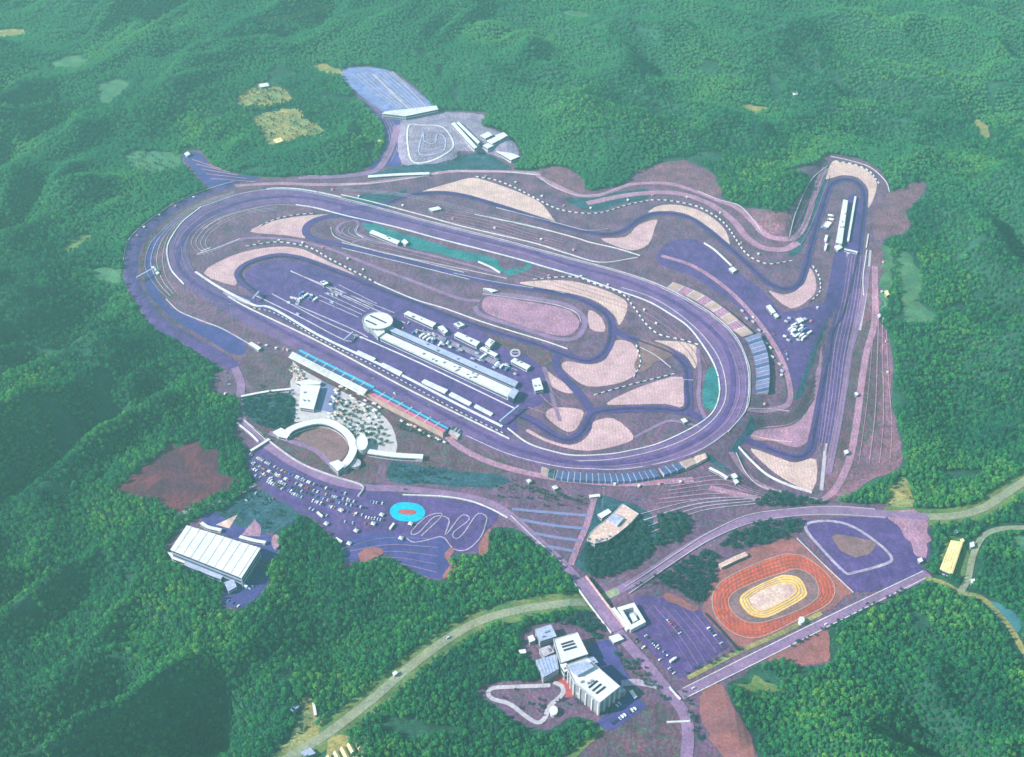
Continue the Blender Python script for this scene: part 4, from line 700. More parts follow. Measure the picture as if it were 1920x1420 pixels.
# ================================================================== buildings
def ccw(p): return p if sum(p[i][0]*p[(i+1)%len(p)][1]-p[(i+1)%len(p)][0]*p[i][1] for i in range(len(p))) > 0 else p[::-1]
def grow(p, d):
    n = len(p); out = []
    for i in range(n):
        a, b, c = np.array(p[i-1]), np.array(p[i]), np.array(p[(i+1)%n])
        u = (b-a)/(np.hypot(*(b-a))+1e-9); v = (c-b)/(np.hypot(*(c-b))+1e-9)
        n1 = np.array([u[1],-u[0]]); n2 = np.array([v[1],-v[0]]); m = n1+n2; m /= max(np.dot(m,n1), .35)
        out.append(tuple(b + m*d))
    return out
def lerp(a, b, t): return (a[0]+(b[0]-a[0])*t, a[1]+(b[1]-a[1])*t)
def building(name, label, cat, px, H, wm='wall', rm='roofwhite', floors=2, over=.5, parapet=.0, group=None, vents=0, stripes=None, base=0.0, ridges=0, smooth=0, columns=False, zref=None, door=True):
    q = cr(px, True, smooth) if smooth else np.array(px, float)
    c = U1(q.mean(0)); zb = c[2] if zref is None else zref
    for _ in range(3):
        fp = UZ(q, zb + base + H); m = fp.mean(0)
        if zref is None: zb = float(hz(*m))
    fp = ccw([tuple(p) for p in fp]); z0 = zb + base; e = empty(name, (m[0], m[1], z0), label, cat, group)
    ins = grow(fp, -over); zt = z0 + H
    mb = MB(); mb.quadbox(ins, z0 - (2.5 if base == 0 else 0), zt - .4); mb.build('wall', wm, e)
    mb = MB(); mb.quadbox(fp, zt - .4, zt); ro = mb.build('roof', rm, e)
    if parapet:
        mb = MB(); inn = grow(fp, -.7); n = len(fp); zz = zt + parapet
        for i in range(n):
            j = (i+1) % n; mb.quadbox([fp[i], fp[j], inn[j], inn[i]], zt - .2, zz)
        mb.build('parapet', wm, ro, e.location)
    if ridges:
        a, b, cc, d = fp[0], fp[1], fp[2], fp[3]
        for k in range(ridges):
            t = (k + .5) / ridges; s = .12 / ridges; mb = MB()
            mb.quadbox(ccw([lerp(a, b, t - s), lerp(a, b, t + s), lerp(d, cc, t + s), lerp(d, cc, t - s)]), zt - .1, zt + .45)
            mb.build('roof_ridge', rm, ro, e.location)
    if floors:
        fh = (H - .6) / floors
        for i in range(len(ins)):
            a, b = np.array(ins[i]), np.array(ins[(i+1) % len(ins)]); L = np.hypot(*(b-a))
            if L < 5: continue
            u = (b-a)/L; nn = np.array([u[1], -u[0]])
            for f in range(floors):
                zw = z0 + f * fh + fh * .32; p0 = a + u * min(1.2, L*.1); p1 = b - u * min(1.2, L*.1); mb = MB()
                mb.quadbox(ccw([tuple(p0 + nn*.06), tuple(p1 + nn*.06), tuple(p1 - nn*.1), tuple(p0 - nn*.1)]), zw, zw + fh * .45); mb.build('window_band', 'glass', e)
            if columns and nn[1] < .3:
                k2 = max(2, int(L / 8))
                for s in range(k2 + 1):
                    p = a + u * (L * s / k2) + nn * .8; mb = MB()
                    mb.box((p[0], p[1], z0 - 2), (1.6, 1.6, H + 1.6), math.atan2(u[1], u[0])); mb.build('column', 'white', e)
    if vents:
        for k in range(vents):
            t = random.uniform(.15, .85); s = random.uniform(.25, .75); n = len(fp)
            a = lerp(fp[0], fp[1], t); b = lerp(fp[n-1], fp[2 % n], t); p = lerp(a, b, s)
            mb = MB(); mb.box((p[0], p[1], zt - .1), (random.uniform(1.5, 3.5), random.uniform(1.5, 3), random.uniform(1, 2)), .5); mb.build('roof_unit', 'steel', ro, e.location)
    if stripes:
        for s in stripes:
            w = UZ(s, zt); d = w[1] - w[0]; d = d / np.hypot(*d); n_ = np.array([-d[1], d[0]]) * 1.3
            mb = MB(); mb.quadbox(ccw([tuple(w[0]+n_), tuple(w[1]+n_), tuple(w[1]-n_), tuple(w[0]-n_)]), zt - .1, zt + .5); mb.build('skylight', 'dark', ro, e.location)
    return e
# pit building, tower and paddock
building('pit_building', 'long white roofed pit building beside the pit lane', 'pit building', [(712,633),(724,625),(966,732),(953,745)], 7, floors=1, vents=14, parapet=.6)
building('pit_annex', 'low blue grey block behind the long pit building', 'annex', [(727,618),(734,612),(972,716),(966,725)], 6, 'greywall', 'roofblue', 1, vents=5)
def ellpx(cx, cy, a, b, n=22): return [(cx + a*math.cos(6.28319*k/n), cy + b*math.sin(6.28319*k/n)) for k in range(n)]
tw = building('control_tower', 'big round white control building at the left end of the pit building', 'control tower', ellpx(708,602,29,16), 11, 'wall', 'roofwhite', 4, parapet=1.2, stripes=[[(694,592),(724,606)],[(686,601),(706,610)]])
building('tower_block', 'white block joining the round building to the pit building', 'building', [(690,612),(712,608),(722,623),(708,633)], 8, 'wall', 'roofwhite', 3, parapet=.8)
for k, (px, H, l) in enumerate([([(1075,1290),(1090,1284),(1100,1296),(1084,1303)], 8, 'low white block against the lower left front of the hotel'), ([(1050,1246),(1062,1243),(1070,1256),(1058,1260)], 18, 'tall narrow stair tower between the two hotel blocks'), ([(1100,1232),(1112,1230),(1122,1242),(1108,1246)], 9, 'grey entrance canopy on the right of the hotel'), ([(1150,1290),(1166,1285),(1174,1296),(1158,1303)], 8, 'low glazed block at the lower right end of the hotel')]):
    building('hotel_block', l, 'hotel block', px, H, 'wall', 'roofblue' if k > 1 else 'roofwhite', 2, vents=1)
for px, H, l in [([(757,588),(765,583),(818,606),(811,613)], 7, 'long white paddock building next to the round building'), ([(820,613),(830,610),(840,621),(833,626)], 6, 'small white paddock building between two long ones'),
                 ([(851,628),(858,622),(900,641),(893,649)], 7, 'white paddock building in the middle of the row'), ([(909,644),(918,634),(928,640),(918,651)], 9, 'tall white cube in the paddock row'),
                 ([(899,653),(906,650),(934,664),(928,669)], 5, 'low white paddock building beside the tall cube'), ([(957,677),(965,671),(995,686),(988,693)], 6, 'white paddock building at the right end of the row'),
                 ([(997,712),(1012,708),(1019,730),(1003,733)], 9, 'square white building alone at the right end of the paddock'), ([(850,607),(862,603),(872,609),(860,614)], 5, 'tiny white hut behind the paddock row'),
                 ([(600,528),(610,525),(616,531),(606,535)], 6, 'small white box building in the left paddock'), ([(692,436),(698,431),(750,452),(745,458)], 6, 'long white shed in the left infield')]:
    building('paddock_building', l, 'building', px, H, vents=2, floors=1 if H < 8 else 2, group='white paddock buildings')
building('media_hut', 'small white hut at the end of the long infield shed', 'hut', [(752,453),(758,448),(766,454),(760,459)], 5, floors=1)
building('end_block', 'dark glazed end block of the pit building', 'building', [(952,741),(962,727),(973,733),(963,748)], 11, 'dark', 'roofblue', 2)
# pit boxes along the pit wall
for k, p in enumerate([[(666,661),(672,657),(705,672),(700,677)], [(712,684),(718,680),(755,698),(750,704)], [(790,716),(796,711),(840,731),(834,737)], [(841,740),(847,735),(885,755),(880,760)], [(888,762),(893,758),(925,775),(921,779)]]):
    building('pit_box', 'white timing hut row on the pit wall, ' + ['leftmost', 'second from left', 'middle', 'fourth from left', 'rightmost'][k], 'pit hut', p, 3.2, 'white', 'white', 0, group='white huts on the pit wall')
# plaza side
building('plaza_hall', 'white hall on the left of the plaza', 'building', [(564,722),(601,723),(588,768),(561,764)], 8, vents=3, floors=2)
building('plaza_canopy', 'white curved canopy at the top of the plaza', 'canopy', [(553,716),(580,711),(602,716),(600,721),(566,722)], 6, floors=1)
CR = [(537,812),(546,804),(566,796),(593,790),(618,792),(640,803),(655,818),(662,836),(660,850),(651,865),(640,874)]
def bandbuilding(name, label, cat, px, wd, H, rm='roofwhite', wm='wall'):
    q = UZ(cr(px, False, 4), H); a = offs(q, wd/2); b = offs(q, -wd/2); fp = ccw([tuple(p) for p in a] + [tuple(p) for p in b[::-1]])
    m = q.mean(0); z = float(hz(*m)); e = empty(name, (m[0], m[1], z), label, cat); ins = grow(fp, -.5)
    mb = MB(); mb.quadbox(ins, z - 3, z + H - .4); mb.build('wall', wm, e); mb = MB(); mb.quadbox(fp, z + H - .4, z + H); mb.build('roof', rm, e)
    h = len(q)
    for side in (range(0, h - 1), range(h, 2*h - 1)):
        mb = MB(); m1 = [ins[i] for i in side]; o1 = [grow(ins, .07)[i] for i in side]
        mb.quadbox(ccw(o1 + m1[::-1]), z + H*.35, z + H*.7); mb.build('window_band', 'glass', e)
    return e
bandbuilding('crescent_building', 'white crescent building round a mauve lawn', 'building', CR, 11, 9)
building('crescent_end', 'splayed white block at the lower end of the crescent', 'building', [(617,868),(634,862),(648,872),(633,884)], 10, floors=2)
building('crescent_end', 'small pale block at the left end of the crescent', 'building', [(511,810),(527,802),(545,812),(538,822),(520,818)], 6, floors=1)
building('round_hall', 'white oval domed hall joined to the crescent', 'building', ellpx(678,830,12,15, 18), 10, floors=1, parapet=.6)
bandbuilding('plaza_wing', 'long narrow white wing reaching right from the plaza', 'building', [(690,846),(740,853),(793,856)], 9, 7)
building('island_building', 'small white oval pavilion below the crescent', 'pavilion', ellpx(665,868,12,8, 16), 5, 'wall', 'concrete', 1, parapet=.5)
bandbuilding('footbridge', 'pale covered walkway from the west bank to the plaza', 'walkway', [(452,743),(500,734),(545,729)], 4, 4)
bandbuilding('footbridge', 'pale covered walkway crossing to the car park wall', 'walkway', [(470,845),(488,834),(505,823)], 4, 4)
# grandstand along the main straight
def stand(name, label, A, B, A2, B2, rows, z0, z1, mats, group=None, roof=None, aisles=8):
    """stepped seating: front edge A-B, rear edge A2-B2 (photo pixels, rear taken at its height)"""
    fa, fb = U([A, B]); ra, rb = UZ([A2, B2], z1 + float(hz(*fa))); zg = float(hz(*((fa + fb) / 2)))
    c = (fa + fb + ra + rb) / 4; e = empty(name, (c[0], c[1], zg), label, 'grandstand', group)
    mb = MB(); mb.quadbox(ccw([tuple(fa), tuple(fb), tuple(rb), tuple(ra)]), zg - 2, zg + z0); mb.build('base', 'concrete', e)
    for r in range(rows):
        t0, t1 = r / rows, (r + 1) / rows; z = zg + z0 + (z1 - z0) * (r + 1) / rows
        g0, g1, h1, h0 = lerp(fa, ra, t0), lerp(fb, rb, t0), lerp(fb, rb, t1), lerp(fa, ra, t1)
        mb = MB(); m = mats[min(int(r * len(mats) / rows), len(mats) - 1)]
        mb.quadbox(ccw([g0, g1, h1, h0]), zg + z0, z, 0, bottom=False); mb.build('seat_row', m, e)
    for k in range(1, aisles):
        t = k / aisles; mb = MB(); g, h = lerp(fa, fb, t), lerp(ra, rb, t); u = (fb - fa) / np.hypot(*(fb - fa)) * .9
        for r in range(rows):
            p, q = np.array(lerp(g, h, r / rows)), np.array(lerp(g, h, (r + 1) / rows))
            mb.quadbox(ccw([tuple(p - u), tuple(p + u), tuple(q + u), tuple(q - u)]), zg, zg + z0 + (z1 - z0) * (r + 1) / rows + .25)
        mb.build('aisle', 'concrete', e)
    mb = MB(); d = (ra - fa) / np.hypot(*(ra - fa)); mb.quadbox(ccw([tuple(ra), tuple(rb), tuple(rb + d), tuple(ra + d)]), zg - 2, zg + z1 + 1.2); mb.build('back_wall', 'tan', e)
    if roof:
        zr = zg + roof[1]; w = UZ(roof[0], zr); w = ccw([tuple(p) for p in w])
        mb = MB(); mb.quadbox(w, zr - .8, zr); rr = mb.build('roof', 'roofwhite', e)
        for k in range(9):
            p = lerp(ra, rb, (k + .5) / 9); q = lerp(fa, fb, (k + .5) / 9); p = lerp(p, q, .06)
            mb = MB(); mb.box((p[0], p[1], zg), (.9, .9, roof[1] - .8)); mb.build('post', 'steel', e)
        for k in range(10):
            t = (k + .5) / 10; p, q = lerp(w[0], w[1], t), lerp(w[3], w[2], t); u = np.array(w[1]) - np.array(w[0]); u = u / np.hypot(*u) * .35
            mb = MB(); mb.quadbox(ccw([tuple(p - u), tuple(p + u), tuple(q + u), tuple(q - u)]), zr - .1, zr + .7); mb.build('roof_beam', 'white', rr, e.location)
    return e
stand('main_grandstand', 'covered main grandstand with white roof and blue seats', (563,657), (703,727), (549,667), (687,738), 8, 1, 8, ['seatcyan','seatblue','seatblue','seatblue'], roof=([(541,670),(549,660),(689,731),(681,742)], 13))
stand('open_grandstand', 'open grandstand with blue seats and red top rows', (705,729), (843,802), (688,739), (831,812), 10, 1, 9, ['seatblue','seatcyan','seatblue','seatred','seatred'])
def ringstand(name, label, inner, outer, nb, z0, z1, rows, mats, group):
    wi = resample(U(cr(inner, False, 8)), 1.0); wo = resample(UZ(cr(outer, False, 8), z1), 1.0)
    at = lambda w, t: np.array([np.interp(t, np.linspace(0, 1, len(w)), w[:, 0]), np.interp(t, np.linspace(0, 1, len(w)), w[:, 1])])
    c = (wi.mean(0) + wo.mean(0)) / 2; zg = float(hz(*c)); e = empty(name, (c[0], c[1], zg), label, 'grandstand', group)
    for k in range(nb):
        s0, s1 = (k + .09) / nb, (k + .91) / nb; mb = MB()
        for r in range(rows):
            a, b = r / rows, (r + 1) / rows
            P = [lerp(at(wi, s0), at(wo, s0), a), lerp(at(wi, s1), at(wo, s1), a), lerp(at(wi, s1), at(wo, s1), b), lerp(at(wi, s0), at(wo, s0), b)]
            mb.quadbox(ccw(P), zg - 2, zg + z0 + (z1 - z0) * b, bottom=False)
        mb.build('seat_block', mats[k % len(mats)], e)
    mb = MB()
    for k in range(nb * 2):
        s0, s1 = k / nb / 2, (k + 1) / nb / 2
        P = [at(wi, s0), at(wi, s1), at(wo, s1), at(wo, s0)]; mb.quadbox(ccw([tuple(p) for p in P]), zg - 2, zg + .45)
    mb.build('base', 'concrete', e)
    for k in range(nb + 1):
        s0, s1 = max((k - .085) / nb, 0), min((k + .085) / nb, 1); mb = MB()
        for r in range(rows):
            a, b = r / rows, (r + 1) / rows
            P = [lerp(at(wi, s0), at(wo, s0), a), lerp(at(wi, s1), at(wo, s1), a), lerp(at(wi, s1), at(wo, s1), b), lerp(at(wi, s0), at(wo, s0), b)]
            mb.quadbox(ccw(P), zg - 1.9, zg + z0 + (z1 - z0) * (b - .5 / rows), bottom=False)
        mb.build('stair', 'concrete', e)
    return e
ringstand('bend_grandstand', 'long curved blue grandstand below the lower right bend', [(1045,883),(1101,888),(1177,888),(1228,880)], [(1041,896),(1101,901),(1180,902),(1238,893)], 17, .6, 6, 7, ['seatblue'], 'curved grandstands of the bends')
ringstand('bend_grandstand', 'short curved blue grandstand at the right end of the lower bend', [(1235,879),(1252,874),(1272,868)], [(1245,891),(1262,886),(1282,878)], 3, .6, 6, 7, ['seatblue'], 'curved grandstands of the bends')
ringstand('bend_grandstand', 'curved lavender grandstand outside the right bend', [(1396,634),(1408,664),(1414,700),(1412,738)], [(1424,626),(1438,660),(1443,700),(1441,735)], 14, .6, 6, 8, ['seatgrey','seatblue','seatgrey'], 'curved grandstands of the bends')
ringstand('tan_terrace', 'tan stepped terrace at the right end of the lower bend', [(1274,868),(1300,858),(1322,846)], [(1286,880),(1308,870),(1326,860)], 2, .6, 4, 4, ['tan','cream'], 'tan terraces of the bends')
ringstand('tan_terrace', 'tan and brown stepped terrace outside the upper right bend', [(1250,540),(1300,562),(1340,588),(1375,620),(1392,632)], [(1262,532),(1312,552),(1356,580),(1392,610),(1412,628)], 9, .6, 5, 5, ['tan','pinkpath'], 'tan terraces of the bends')
ringstand('tan_terrace', 'small pale terrace left of the long blue grandstand', [(1016,876),(1028,880),(1041,882)], [(1014,888),(1026,892),(1038,895)], 2, .6, 4, 4, ['tan','teal'], 'tan terraces of the bends')
stand('small_stand', 'small stepped stand at the end of the main straight', (850,800), (868,810), (840,812), (858,822), 4, .5, 3, ['teal','concrete'], aisles=3)
# white hall on the left
HALL = [(350,985),(489,1028),(453,1084),(319,1031)]
building('exhibition_hall', 'huge white flat roofed hall in the forest left of the car park', 'hall', HALL, 20, 'greywall', 'roofwhite', 3, 1.0, .0, ridges=9)
building('hall_annex', 'low pale block under the left corner of the white hall', 'annex', [(313,1034),(330,1039),(343,1046),(347,1056),(322,1047)], 6, 'wall', 'roofwhite', 1)
building('hall_annex', 'long grey terrace block along the lower side of the white hall', 'annex', [(349,1050),(420,1078),(414,1086),(346,1060)], 7, 'greywall', 'roofblue', 1)
building('hall_annex', 'small pale greenhouse block below the white hall', 'annex', [(420,1092),(438,1086),(444,1100),(428,1109)], 8, 'wall', 'roofblue', 2)
bandbuilding('hall_canopy', 'long pale canopy along the upper right side of the white hall', 'canopy', [(449,1006),(475,1013),(498,1017)], 5, 5)
bandbuilding('hall_canopy', 'short curved pale canopy at the upper corner of the white hall', 'canopy', [(377,980),(390,988),(415,994)], 5, 5)
building('round_kiosk', 'small round kiosk right of the white hall', 'kiosk', ellpx(517,1015,8,13, 14), 5, 'greywall', 'pinkpath', 1)
# hotel
building('hotel', 'large white hotel with dark skylight slots and columned front', 'hotel', [(1060,1248),(1101,1234),(1163,1288),(1123,1320),(1076,1281)], 22, 'wall', 'roofwhite', 5, .8, 1.0, stripes=[[(1104,1290),(1120,1277)],[(1111,1296),(1127,1283)],[(1118,1301),(1135,1288)]], columns=True, vents=4)
building('hotel_hall', 'square white hotel hall with three dark skylights', 'hotel', [(1037,1199),(1083,1186),(1103,1227),(1050,1245)], 15, 'wall', 'roofwhite', 3, .8, .8, stripes=[[(1052,1209),(1075,1202)],[(1054,1214),(1078,1207)],[(1057,1220),(1081,1213)]])
building('hotel_roof_deck', 'blue grey flat block on top of the white hotel', 'roof block', [(1064,1249),(1099,1238),(1114,1250),(1084,1266)], 5, 'greywall', 'roofblue', 0, .3, base=22, zref=0)
building('hotel_wing', 'blue grey ribbed wing left of the white hotel', 'hotel wing', [(1004,1238),(1043,1227),(1048,1254),(1018,1271)], 13, 'wall', 'roofblue', 3, ridges=6)
building('hotel_wing', 'grey roofed wing at the upper left of the hotel', 'hotel wing', [(1003,1180),(1033,1171),(1044,1193),(1012,1203)], 12, 'wall', 'roofblue', 3, vents=3)
building('hotel_wing', 'low white block between the two hotel wings', 'hotel wing', [(1010,1217),(1030,1210),(1040,1222),(1020,1232)], 9, 'wall', 'concrete', 2, vents=2)
building('hotel_lodge', 'small pale lodge left of the grey roofed wing', 'lodge', [(989,1194),(999,1190),(1004,1200),(993,1205)], 7, floors=1)
building('hotel_lodge', 'small white lodge at the left tip of the hotel', 'lodge', [(972,1219),(985,1217),(987,1224),(976,1227)], 6, floors=1)
building('hotel_lodge', 'round white chapel inside the garden path', 'lodge', ellpx(1038,1332,8,9, 12), 6, floors=1)
building('gate_house', 'small white gate house beside the road above the hotel', 'gate house', [(1141,1194),(1160,1188),(1170,1198),(1150,1206)], 5, floors=1)
building('store', 'narrow white hut right of the hotel car park', 'hut', [(1180,1296),(1186,1293),(1195,1306),(1189,1310)], 4, floors=1)
# square ring building and the strip beside the bridge
RB = [(1158,1139),(1189,1131),(1210,1166),(1183,1180)]
def ringbuilding(name, label, px, f, H):
    fp = ccw([tuple(p) for p in UZ(px, H)]); c = np.mean(fp, 0); z = float(hz(*c)); e = empty(name, (c[0], c[1], z), label, 'building'); inn = [lerp(p, c, f) for p in fp]
    for i in range(4):
        j = (i+1) % 4
        mb = MB(); mb.quadbox([fp[i], fp[j], inn[j], inn[i]], z - 2, z + H - .4); mb.build('wall', 'wall', e)
        mb = MB(); g = grow([fp[i], fp[j], inn[j], inn[i]], .0); mb.quadbox(g, z + H - .39, z + H); mb.build('roof', 'roofwhite', e)
    mb = MB(); mb.quadbox([lerp(p, c, f + .02) for p in fp], z - 1, z + .8); mb.build('courtyard', 'seatgrey', e)
    return e
ringbuilding('courtyard_building', 'square white building with a dark courtyard beside the bridge road', [(1158,1139),(1189,1130),(1211,1166),(1183,1181)], .36, 7)
building('courtyard_pavilion', 'white pavilion inside the square courtyard', 'pavilion', [(1180,1152),(1188,1149),(1196,1162),(1187,1167)], 8, floors=1)
bandbuilding('arcade', 'long narrow white arcade beside the square courtyard building', 'arcade', [(1149,1140),(1163,1158),(1178,1180)], 5, 5)
# ship shaped building
building('ship_building', 'cream ship shaped building with a pointed bow in the dark garden', 'building', [(1100,1013),(1106,1000),(1117,989),(1140,972),(1167,945),(1198,964),(1180,984),(1160,1000),(1140,1014),(1115,1020)], 9, 'wall', 'cream', 2, vents=6, parapet=.7)
building('ship_deck', 'pale square court on top of the ship shaped building', 'roof block', [(1139,974),(1152,962),(1170,972),(1157,986)], 2.5, 'concrete', 'roofblue', 0, .2, base=9.2, zref=-4)
building('ship_annex', 'white shed beside the ship shaped building', 'shed', [(1120,965),(1140,954),(1147,960),(1128,972)], 6, floors=1)
# far kart area
building('kart_stand', 'long white building across the foot of the far car park', 'building', [(716,213),(722,209),(818,198),(822,205),(760,218)], 10, 'wall', 'white', 2)
for k, p in enumerate([[(846,232),(852,229),(895,276),(889,279)], [(856,230),(860,228),(900,266),(896,270)]]):
    building('kart_garage', ['long white garage row right of the kart circuit', 'second white garage row behind the first'][k], 'garage', p, 6, floors=1, group='kart garages')
for k, (p, l) in enumerate([([(900,254),(915,247),(924,253),(910,260)], 'leftmost white hut of the far cluster'), ([(912,264),(930,256),(938,262),(922,270)], 'middle white hut of the far cluster'), ([(928,254),(944,248),(952,254),(938,262)], 'rightmost white hut of the far cluster'), ([(930,283),(960,287),(975,293),(958,300)], 'pale block at the right end of the kart ground'), ([(905,272),(918,266),(926,272),(914,278)], 'low white hut below the far cluster')]):
    building('kart_hut', l, 'hut', p, 6, floors=1, group='white huts right of the kart circuit')
bandbuilding('kart_shed', 'long pale shed on the road below the kart circuit', 'shed', [(690,331),(750,327),(805,325)], 8, 5)
# far straight paddock
building('far_pits', 'long white pit building inside the far hairpin', 'pit building', [(1581,374),(1590,376),(1579,457),(1567,454)], 8, floors=1, vents=4)
building('far_shed', 'thin white shed right of the far pit building', 'shed', [(1602,368),(1606,369),(1592,452),(1588,451)], 4, floors=0)
bandbuilding('gantry', 'white footbridge over the far straight', 'footbridge', [(1583,467),(1597,470),(1608,473)], 4, 5)
for p, l in [([(1548,440),(1553,441),(1550,452),(1545,450)], 'upper white hut left of the far pits'), ([(1547,456),(1552,457),(1549,468),(1545,466)], 'lower white hut left of the far pits'), ([(1564,462),(1574,458),(1580,464),(1570,470)], 'white hut at the foot of the far pits'),
             ([(1436,574),(1444,571),(1455,585),(1447,588)], 'white shed at the right edge of the upper paddock'), ([(1450,589),(1456,587),(1461,593),(1455,596)], 'tiny white shed at the right edge of the upper paddock'), ([(1492,598),(1502,595),(1508,601),(1498,606)], 'white hut amid the trucks'), ([(1366,504),(1374,500),(1382,506),(1374,511)], 'white hut at the end of the bright upper wall'),
             ([(803,391),(822,387),(828,392),(810,396)], 'white pavilion above the back straight'), ([(465,644),(472,641),(490,652),(484,657)], 'white shed left of the main grandstand'), ([(905,540),(920,541),(934,545),(922,548)], 'pale hut at the left corner of the dirt infield'), ([(1276,786),(1284,784),(1290,790),(1282,793)], 'small white hut at the lower right infield'), ([(283,500),(288,499),(299,512),(294,515)], 'white hut on the left spectator bank')]:
    building('hut', l, 'hut', p, 4.5, floors=1, group='small white huts round the circuit')
bandbuilding('stair_hall', 'white sloping gangway below the lower right bend', 'gangway', [(1330,877),(1350,887),(1364,896)], 4.5, 4)
for p, l in [([(1370,890),(1378,887),(1384,894),(1376,898)], 'upper small white kiosk at the foot of the gangway'), ([(1374,900),(1381,898),(1386,904),(1379,908)], 'lower small white kiosk at the foot of the gangway'), ([(1034,912),(1042,910),(1047,915),(1039,918)], 'white kiosk on the pink road below the blue stand'), ([(986,900),(993,898),(998,903),(991,906)], 'pale kiosk left of the long blue stand'), ([(1104,928),(1124,926),(1126,931),(1106,933)], 'pale gate at the top of the pink lane')]:
    building('kiosk', l, 'kiosk', p, 4, floors=1, group='small kiosks along the lower roads')
# dirt oval things
bandbuilding('dirt_stand', 'cream stand at the upper left of the dirt oval', 'stand', [(1350,1061),(1375,1049),(1400,1038)], 7, 5, 'cream', 'tan')
building('water_tank', 'white round tank beside the straight road', 'tank', ellpx(1503,1162,6,6, 12), 6, 'white', 'white', 0)
building('shed', 'yellow roofed sheds with ribbed roof at the right', 'shed', [(1783,1013),(1806,1017),(1786,1077),(1762,1067)], 8, 'wall', 'roofcream', 1, ridges=5)
for p, l in [([(1800,1011),(1806,1009),(1809,1015),(1803,1017)], 'small cream hut above the yellow sheds'), ([(1818,1018),(1826,1015),(1828,1024),(1820,1027)], 'white cottage right of the yellow sheds'), ([(1820,1086),(1828,1085),(1828,1093),(1821,1094)], 'white cottage below the yellow sheds'), ([(1786,995),(1794,993),(1797,999),(1789,1001)], 'blue grey cottage above the yellow sheds'),
             ([(1720,1048),(1728,1045),(1731,1052),(1724,1055)], 'white cottage at the corner of the training ground'), ([(1658,546),(1664,544),(1668,552),(1662,555)], 'cream cottage right of the far straight'), ([(1645,590),(1650,588),(1653,593),(1648,596)], 'white hut at the right edge of the circuit'), ([(1602,736),(1607,735),(1610,740),(1605,742)], 'upper white hut on the right terrace'), ([(1582,845),(1589,843),(1592,849),(1585,852)], 'lower white hut on the right terrace'), ([(1440,307),(1446,305),(1450,309),(1444,312)], 'lone white house in the forest above the outer bends'),
             ([(563,1410),(582,1402),(592,1412),(574,1420)], 'pale blue roofed house beside the valley road'), ([(543,1330),(556,1318),(562,1324),(549,1336)], 'pale green roofed shed beside the brown field'), ([(585,1318),(590,1315),(594,1340),(589,1342)], 'narrow white shed on the brown field'), ([(735,1262),(742,1257),(746,1262),(739,1267)], 'white hut beside the valley road'), ([(345,288),(352,284),(357,289),(350,293)], 'white hut at the tip of the terraced lobe'), ([(1080,125),(1087,123),(1090,127),(1083,129)], 'lone pale house in the far forest'), ([(485,158),(502,155),(505,161),(488,164)], 'white shed at the olive clearing'), ([(512,262),(526,258),(532,264),(518,269)], 'ochre shed at the yellow clearing'), ([(700,262),(716,260),(717,265),(702,267)], 'ochre shed left of the kart circuit'), ([(1485,172),(1494,170),(1497,175),(1488,177)], 'lone pale hut in the upper right forest')]:
    building('cottage', l, 'house', p, 5, 'wall', 'roofblue' if 'blue' in l or 'green' in l else 'roofcream' if ('cream' in l or 'ochre' in l) else 'roofwhite', 1, group='scattered small houses')
for k in range(7):
    a = (598 + 13*k, 1426 - 7.5*k)
    def gh(px, label):
        fp = [tuple(p) for p in UZ(px, 3)]; c = np.mean(fp, 0); e = empty('greenhouse', (c[0], c[1], float(hz(*c))), label, 'greenhouse', 'row of greenhouses at the bottom edge'); z = e.location.z
        fp = ccw(fp); mb = MB(); mb.quadbox(fp, z - 1, z + 2.4); mb.build('wall', 'cream', e)
        m0, m1 = lerp(fp[0], fp[1], .5), lerp(fp[2], fp[3], .5); mb = MB(); zz = z + 2.45
        vs = [(*p, zz) for p in fp] + [(*m0, zz + 1.8), (*m1, zz + 1.8)]
        mb.add(vs, [(0, 1, 4), (1, 2, 5, 4), (2, 3, 5), (3, 0, 4, 5), (3, 2, 1, 0)]); mb.build('roof', 'roofcream', e)
    gh([(a[0], a[1]), (a[0]+8, a[1]-4.6), (a[0]+24, a[1]+26), (a[0]+16, a[1]+31)], ['leftmost','second','third','middle','fifth','sixth','rightmost'][k] + ' cream greenhouse in the row at the bottom edge')
# bridge
def bridge():
    w = resample(UZ(cr([(1086,1086),(1120,1132),(1158,1182)], False, 6), 1.5), 6); c = w.mean(0); e = empty('road_bridge', (c[0], c[1], -9), 'lavender road bridge with a broad white side wall over the valley road', 'bridge')
    a, b = offs(w, 8), offs(w, -8); fp = ccw([tuple(p) for p in a] + [tuple(p) for p in b[::-1]])
    mb = MB(); mb.quadbox(fp, -.6, 1.6); mb.build('deck', 'road', e)
    for s, wd in ((8.6, 4.2), (-8.6, 1.6)):
        p, q = offs(w, s + wd/2 if s > 0 else s - wd/2), offs(w, s); mb = MB(); mb.quadbox(ccw([tuple(x) for x in p] + [tuple(x) for x in q[::-1]]), -1.2, 2.9); mb.build('parapet', 'cream' if abs(wd) > 2 else 'white', e)
    for t in (.25, .5, .75):
        p = w[int(t*len(w))]; d = w[int(t*len(w))+1] - p; mb = MB(); mb.box((p[0], p[1], -14), (3, 13, 13.4), math.atan2(d[1], d[0])); mb.build('pier', 'concrete', e)
bridge()
